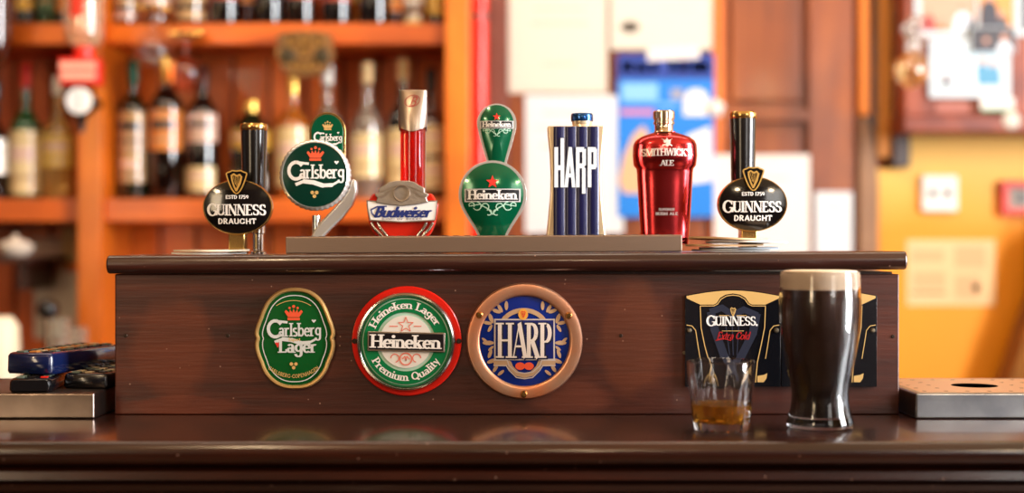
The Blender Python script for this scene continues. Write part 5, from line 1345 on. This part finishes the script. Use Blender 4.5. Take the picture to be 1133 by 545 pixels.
# blue poster: title, pictures
B1 = mat('poster blue', (20, 122, 214), .5); B2 = mat('poster dark blue', (34, 62, 150), .5); B3 = mat('poster light blue', (128, 186, 226), .5); B4 = mat('poster pink', (206, 120, 150), .5); B5 = mat('poster tan', (214, 170, 128), .5); B6 = mat('poster grey', (150, 150, 166), .5); B7 = mat('poster pale', (226, 224, 220), .5)
pt = paper(683, 60, 790, 240, dP-3.6, B1, 'blue poster with dark title band hanging in the middle of the door', 'poster', 'poster',
      lines=[(683, 60, 789, 88, B2), (688, 68, 700, 80, B3), (703, 70, 716, 80, B3), (719, 70, 728, 80, B3), (740, 66, 748, 80, B3), (751, 68, 762, 80, B4), (765, 68, 784, 80, B3), (688, 92, 728, 112, B3), (742, 98, 756, 110, B6), (686, 121, 724, 127, B4), (728, 114, 750, 117, B3)])
k3 = (dP-3.6)/F; cxx, czz = 736.5, 150
pf = MB(); patch(pf, [((a-cxx)*k3, (czz-b_)*k3) for a, b_ in ((684, 200), (690, 172), (700, 150), (712, 138), (722, 160), (732, 200), (720, 214), (690, 214))], -1.6); pf.build('hill_picture', B5, pt, smooth=0)
pf = MB(); patch(pf, [((a-cxx)*k3, (czz-b_)*k3) for a, b_ in ((756, 128), (757, 108), (762, 100), (772, 98), (781, 102), (784, 112), (782, 128))], -1.6)
patch(pf, [((a-cxx)*k3, (czz-b_)*k3) for a, b_ in ((746, 180), (760, 150), (786, 140), (788, 200), (750, 205))], -1.6); pf.build('white_picture', B7, pt, smooth=0)
paper(716, 52, 774, 66, dP-5.4, PW, 'white strip of paper stuck over the top of the blue poster', 'paper strip', 'paper_strip', rz=-3)
t = thing('paper_rosette', (X(791, dP-6), y_(dP-6), Z(120, dP)), 'small crumpled white rosette at the right edge of the blue poster', 'rosette')
MB().lathe([(0, -10), (10, -9), (18, -3), (20, 0), (0, 0)], 22, rfun=lambda r, h, a: r*(1+.15*math.sin(a*5)), axis='y').build('rosette', PW, t)

# ------------------------------------------------------------------ photo board and wall fittings on the right
dB = 3080.0
bd = thing('photo_board', (X(1075, dB), y_(dB), Z(50, dB)), 'red-brown wooden board with pinned photographs at the top right corner', 'notice board')
part('board', MB().box(X(1001, dB), X(1290, dB), y_(dB), YB-26, Z(128, dB), Z(-150, dB)), mat('mottled red wood', (112, 44, 24), .45, vary=(156, 72, 40), vscale=14), bd, smooth=0, bevel=3)
part('lower_rail', MB().box(X(997, dB), X(1290, dB), y_(dB)-22, YB-26, Z(147, dB), Z(128.3, dB)), mat('mottled red wood', (0,0,0)), bd, smooth=0, bevel=4)
PH = mat('photo white border', (196, 206, 212), .3, coat=.3)
def photo(px0, py0, px1, py1, dz, label, bg, figs, bd_=6, name='photograph'):
    d = dB-dz; cx, cz = (px0+px1)/2, (py0+py1)/2; k = d/F; o = (X(cx, d), y_(d), Z(cz, d))
    t = thing(name, o, label, 'photograph', 'photographs pinned on the red board')
    w_, h_ = (px1-px0)/2*k, (py1-py0)/2*k
    MB().box(-w_, w_, -1.2, 0, -h_, h_).build('white_border', PH, t, smooth=0)
    MB().box(-w_+bd_*k, w_-bd_*k, -1.6, -1.2, -h_+bd_*k, h_-bd_*k).build('image', bg, t, smooth=0)
    by = {}
    for (fx_, fz_, sc_, m_) in figs:
        mb = by.setdefault(m_.name, (MB(), m_))[0]
        s = sc_*k
        patch(mb, [(fx_*k-s*.5, -h_+bd_*k), (fx_*k+s*.5, -h_+bd_*k), (fx_*k+s*.42, fz_*k-s*.3), (fx_*k+s*.2, fz_*k), (fx_*k-s*.2, fz_*k), (fx_*k-s*.42, fz_*k-s*.3)], -1.9)
    hd = MB()
    for (fx_, fz_, sc_, m_) in figs: patch(hd, circ(fx_*k, (fz_+sc_*.22)*k, sc_*.24*k, 12), -2.1)
    for nm, (mb, m_) in by.items(): mb.build('printed_figure', m_, t, smooth=0)
    hd.build('printed_faces', mat('photo skin', (196, 140, 116), .4), t, smooth=0)
    return t
pf1 = mat('photo tan background', (180, 150, 124), .4); pf2 = mat('photo dark background', (50, 44, 50), .4); fW = mat('photo white shirt', (210, 216, 226), .4); fB = mat('photo blue shirt', (70, 140, 176), .4); fD = mat('photo dark shirt', (44, 40, 52), .4); fO = mat('photo orange shirt', (220, 110, 60), .4); fR = mat('photo red shirt', (160, 50, 46), .4)
photo(1012, -30, 1086, 41, 2, 'white-bordered snapshot of people, upper left on the red board', pf1, [(-22, -12, 16, fR), (-8, -22, 18, fO), (16, -8, 22, fW), (28, -16, 14, fD)], 7)
photo(1080, -30, 1124, 36, 6, 'snapshot with a dark-clothed person on a tan ground, overlapping the first', mat('photo ochre background', (214, 140, 60), .4), [(-8, 2, 22, fD), (6, -16, 16, fD)], 3)
photo(1124, -30, 1180, 40, 9, 'white-bordered dark snapshot at the top right picture edge', pf2, [(-6, 0, 20, fD), (8, -4, 18, fW)], 6)
photo(1028, 43, 1118, 108, 12, 'large white-mounted group photograph, lower on the red board', mat('photo pale blue ground', (176, 200, 212), .4), [(-26, -12, 12, fD), (-12, -2, 16, fW), (0, 4, 16, fW), (14, 4, 18, fB), (26, 2, 16, fB)], 14)
photo(1074, 30, 1124, 58, 18, 'small dark torn snapshot tucked above the group photograph', pf2, [(-8, -4, 14, fD), (12, -2, 18, fW)], 1)
t = thing('card_strip', (X(1103, dB-24), y_(dB-24), Z(115, dB-24)), 'white and green folded card on the ledge of the red board', 'card')
k = dB/F; MB().box(-19*k, 19*k, -4, 0, -8*k, 7*k).build('card', PW, t, smooth=0, bevel=2); MB().box(-18*k, 18*k, -5, -4.1, -8*k, -5.5*k).build('green_edge', mat('soft green print', (90, 160, 110), .5), t, smooth=0)
t = thing('paper_slip', (X(1058, dB-2), y_(dB-2), Z(119, dB-2)), 'dull pink paper slip below the group photograph on the red board', 'paper slip')
MB().box(-23*k, 23*k, -2, 0, -5*k, 5*k).build('slip', mat('dull pink paper', (172, 104, 90), .6), t, smooth=0)
t = thing('round_badge', (X(1119, dB-23), y_(dB-23), Z(133, dB-23)), 'small round cream badge on the lower rail of the red board', 'badge')
MB().lathe([(0, -5), (14, -4), (19, 0), (0, 0)], 28, axis='y').build('badge_disc', PC, t)
# hanging glass ornament
d = 2900; k = d/F; o = (X(1008, d), y_(d), Z(78, d)); t = thing('glass_ornament', o, 'round amber glass bauble under clear glass beads, hanging left of the photographs', 'ornament')
MB().lathe([(20*k*math.cos(math.radians(a)), 20*k*math.sin(math.radians(a))*1.0) for a in range(-89, 90, 9)], 36).build('bauble', gmat('amber bauble glass', (246, 196, 130), .85), t)
for (u, v, r) in ((4, 26, 10), (12, 34, 8), (0, 40, 9), (-6, 46, 8), (8, 52, 9)):
    MB().lathe([(r*k*math.cos(math.radians(a)), r*k*math.sin(math.radians(a))) for a in range(-88, 89, 11)], 24, (u*k*.6, 0, v*k)).build('glass_bead', gmat('clear bead glass', (244, 240, 236), .85), t)
MB().tube([(2, 0, 54*k), (2, 0, 320)], 1.2, 8).build('cord', mat('brown cord', (90, 60, 40), .7), t)
MB().tube([(2, 0, 320), (2, y_(dB)-y_(d)+30, 320)], 4, 8).build('hook', M_BRASS, t)
# fittings on the yellow wall
dY = YB-25+CAMD-.5
o = (X(1038, dY), y_(dY), Z(214, dY)); k = dY/F; t = thing('wall_switch', o, 'white double light switch on the yellow wall', 'light switch')
MB().box(-20*k, 20*k, -16, 0, -20*k, 20*k).build('switch_plate', mat('white plastic', (234, 228, 220), .35), t, smooth=0, bevel=4)
for s in (-1, 1): MB().box(s*8*k-7, s*8*k+7, -21, -16.1, -8, 8).build('rocker', mat('dark rocker', (70, 66, 64), .4), t, smooth=0, bevel=2)
o = (X(1128, dY), y_(dY), Z(219, dY)); t = thing('red_box_frame', o, 'small red framed box on the yellow wall at the right edge', 'framed box')
fr = MB(); a, b_ = 23*k, 19*k; fr.prism([(-a, -b_), (a, -b_), (a, b_), (-a, b_)], -22, 0, holes=[[(-a*.66, -b_*.6), (a*.66, -b_*.6), (a*.66, b_*.6), (-a*.66, b_*.6)]])
fr.build('red_frame', mat('red painted frame', (206, 44, 18), .4), t, smooth=0, bevel=2)
MB().box(-a*.7, a*.7, -8, 0, -b_*.65, b_*.65).build('glass_front', mat('grey glass', (150, 140, 128), .2), t, smooth=0)
MB().box(-8, 8, -11, -8.1, -12, 12).build('inner_button', mat('dark rocker', (0,0,0)), t, smooth=0)
paper(1003, 265, 1101, 338, dY, mat('warm translucent paper', (232, 190, 138), .7), 'pale faded notice with printed columns on the yellow wall',
      lines=[(1008, 276, 1044, 290, mat('faint print', (214, 170, 122), .7)), (1010, 300, 1046, 318, mat('faint print', (0,0,0))), (1056, 272, 1090, 296, mat('faint print', (0,0,0))), (1056, 304, 1084, 330, mat('faint print', (0,0,0))), (1076, 314, 1084, 322, mat('faint red print', (226, 130, 90), .7)), (1008, 322, 1046, 326, mat('faint red print', (0,0,0)))])
# brown solid standing in for a dark shadow at the far right
d = 3100; o = (X(1176, d), y_(d), Z(246, d)); k = d/F; t = thing('wall_shadow_shape', o, 'brown shape put in for a shadow on the yellow wall at the right picture edge', 'coat')
pts = [(-14, 0), (-22, -30), (-26, -70), (-46, -120), (-58, -160), (-70, -190), (-76, -215), (-20, -222), (10, -216), (40, -220), (50, -120), (40, -40), (20, -2), (0, 6)]
cm = MB(); cm.prism(smoothpoly([(a*k, b_*k) for a, b_ in pts], 2), -26, 60)
cm.build('shadow_body', mat('ochre brown shadow colour', (150, 92, 26), .9, vary=(120, 70, 18), vscale=10, bump=.5, bscale=12), t, bevel=12, bseg=3)
MB().tube([(-16*k, -28, -60*k), (-22*k, -30, -110*k), (-36*k, -28, -170*k)], 4, 8).build('shadow_streak', mat('darker shadow brown', (84, 46, 14), .9), t)  # darker streak within the same modelled shadow
MB().tube([(0, 20, 4*k), (0, 20, 60), (0, y_(dY)-o[1], 66)], 4, 8).build('hook', M_BRASS, t)  # hook added along with the shadow shape

# ------------------------------------------------------------------ pieces that belong to one part sit under that part
UNDER = {'dial_needle': ('dial',), 'sign_bands': ('sign_card',), 'harp_emblem': ('harp_plate',), 'rocker': ('switch_plate',),
         'lettering': ('name_band', 'banner', 'lens', 'face', 'body', 'plate'), 'small_lettering': ('name_band', 'upper_plate', 'body'), 'small_crown': ('upper_plate',),
         'band_edge': ('name_band',), 'letter_emblem': ('top_block',), 'crest_relief': ('crest',), 'bottle_label': ('bottle',), 
         'crown_emblem': ('face',), 'hop_emblem': ('face',), 'heart': ('face',), 'ring_lettering': ('green_ring',), 'red_ornament': ('centre',), 'drain_holes': ('perforated_plate',),
         'drain_opening': ('perforated_plate',), 'printed_figure': ('image',), 'printed_faces': ('image',), 'red_lettering': ('plate',), 'gold_lines': ('plate',), 'gold_arch': ('plate',), 'gold_crescent': ('plate',), 'faded_harp': ('plate',)}
base = lambda o: o.name.split('.')[0]
for root in [o for o in SC.objects if o.parent is None and o.get('category')]:
    kids = list(root.children)
    for k_ in kids:
        for want in UNDER.get(base(k_), ()):
            c_ = [q_ for q_ in kids if base(q_) == want and q_ is not k_]
            if len(c_) == 1:
                k_.parent = c_[0]; break
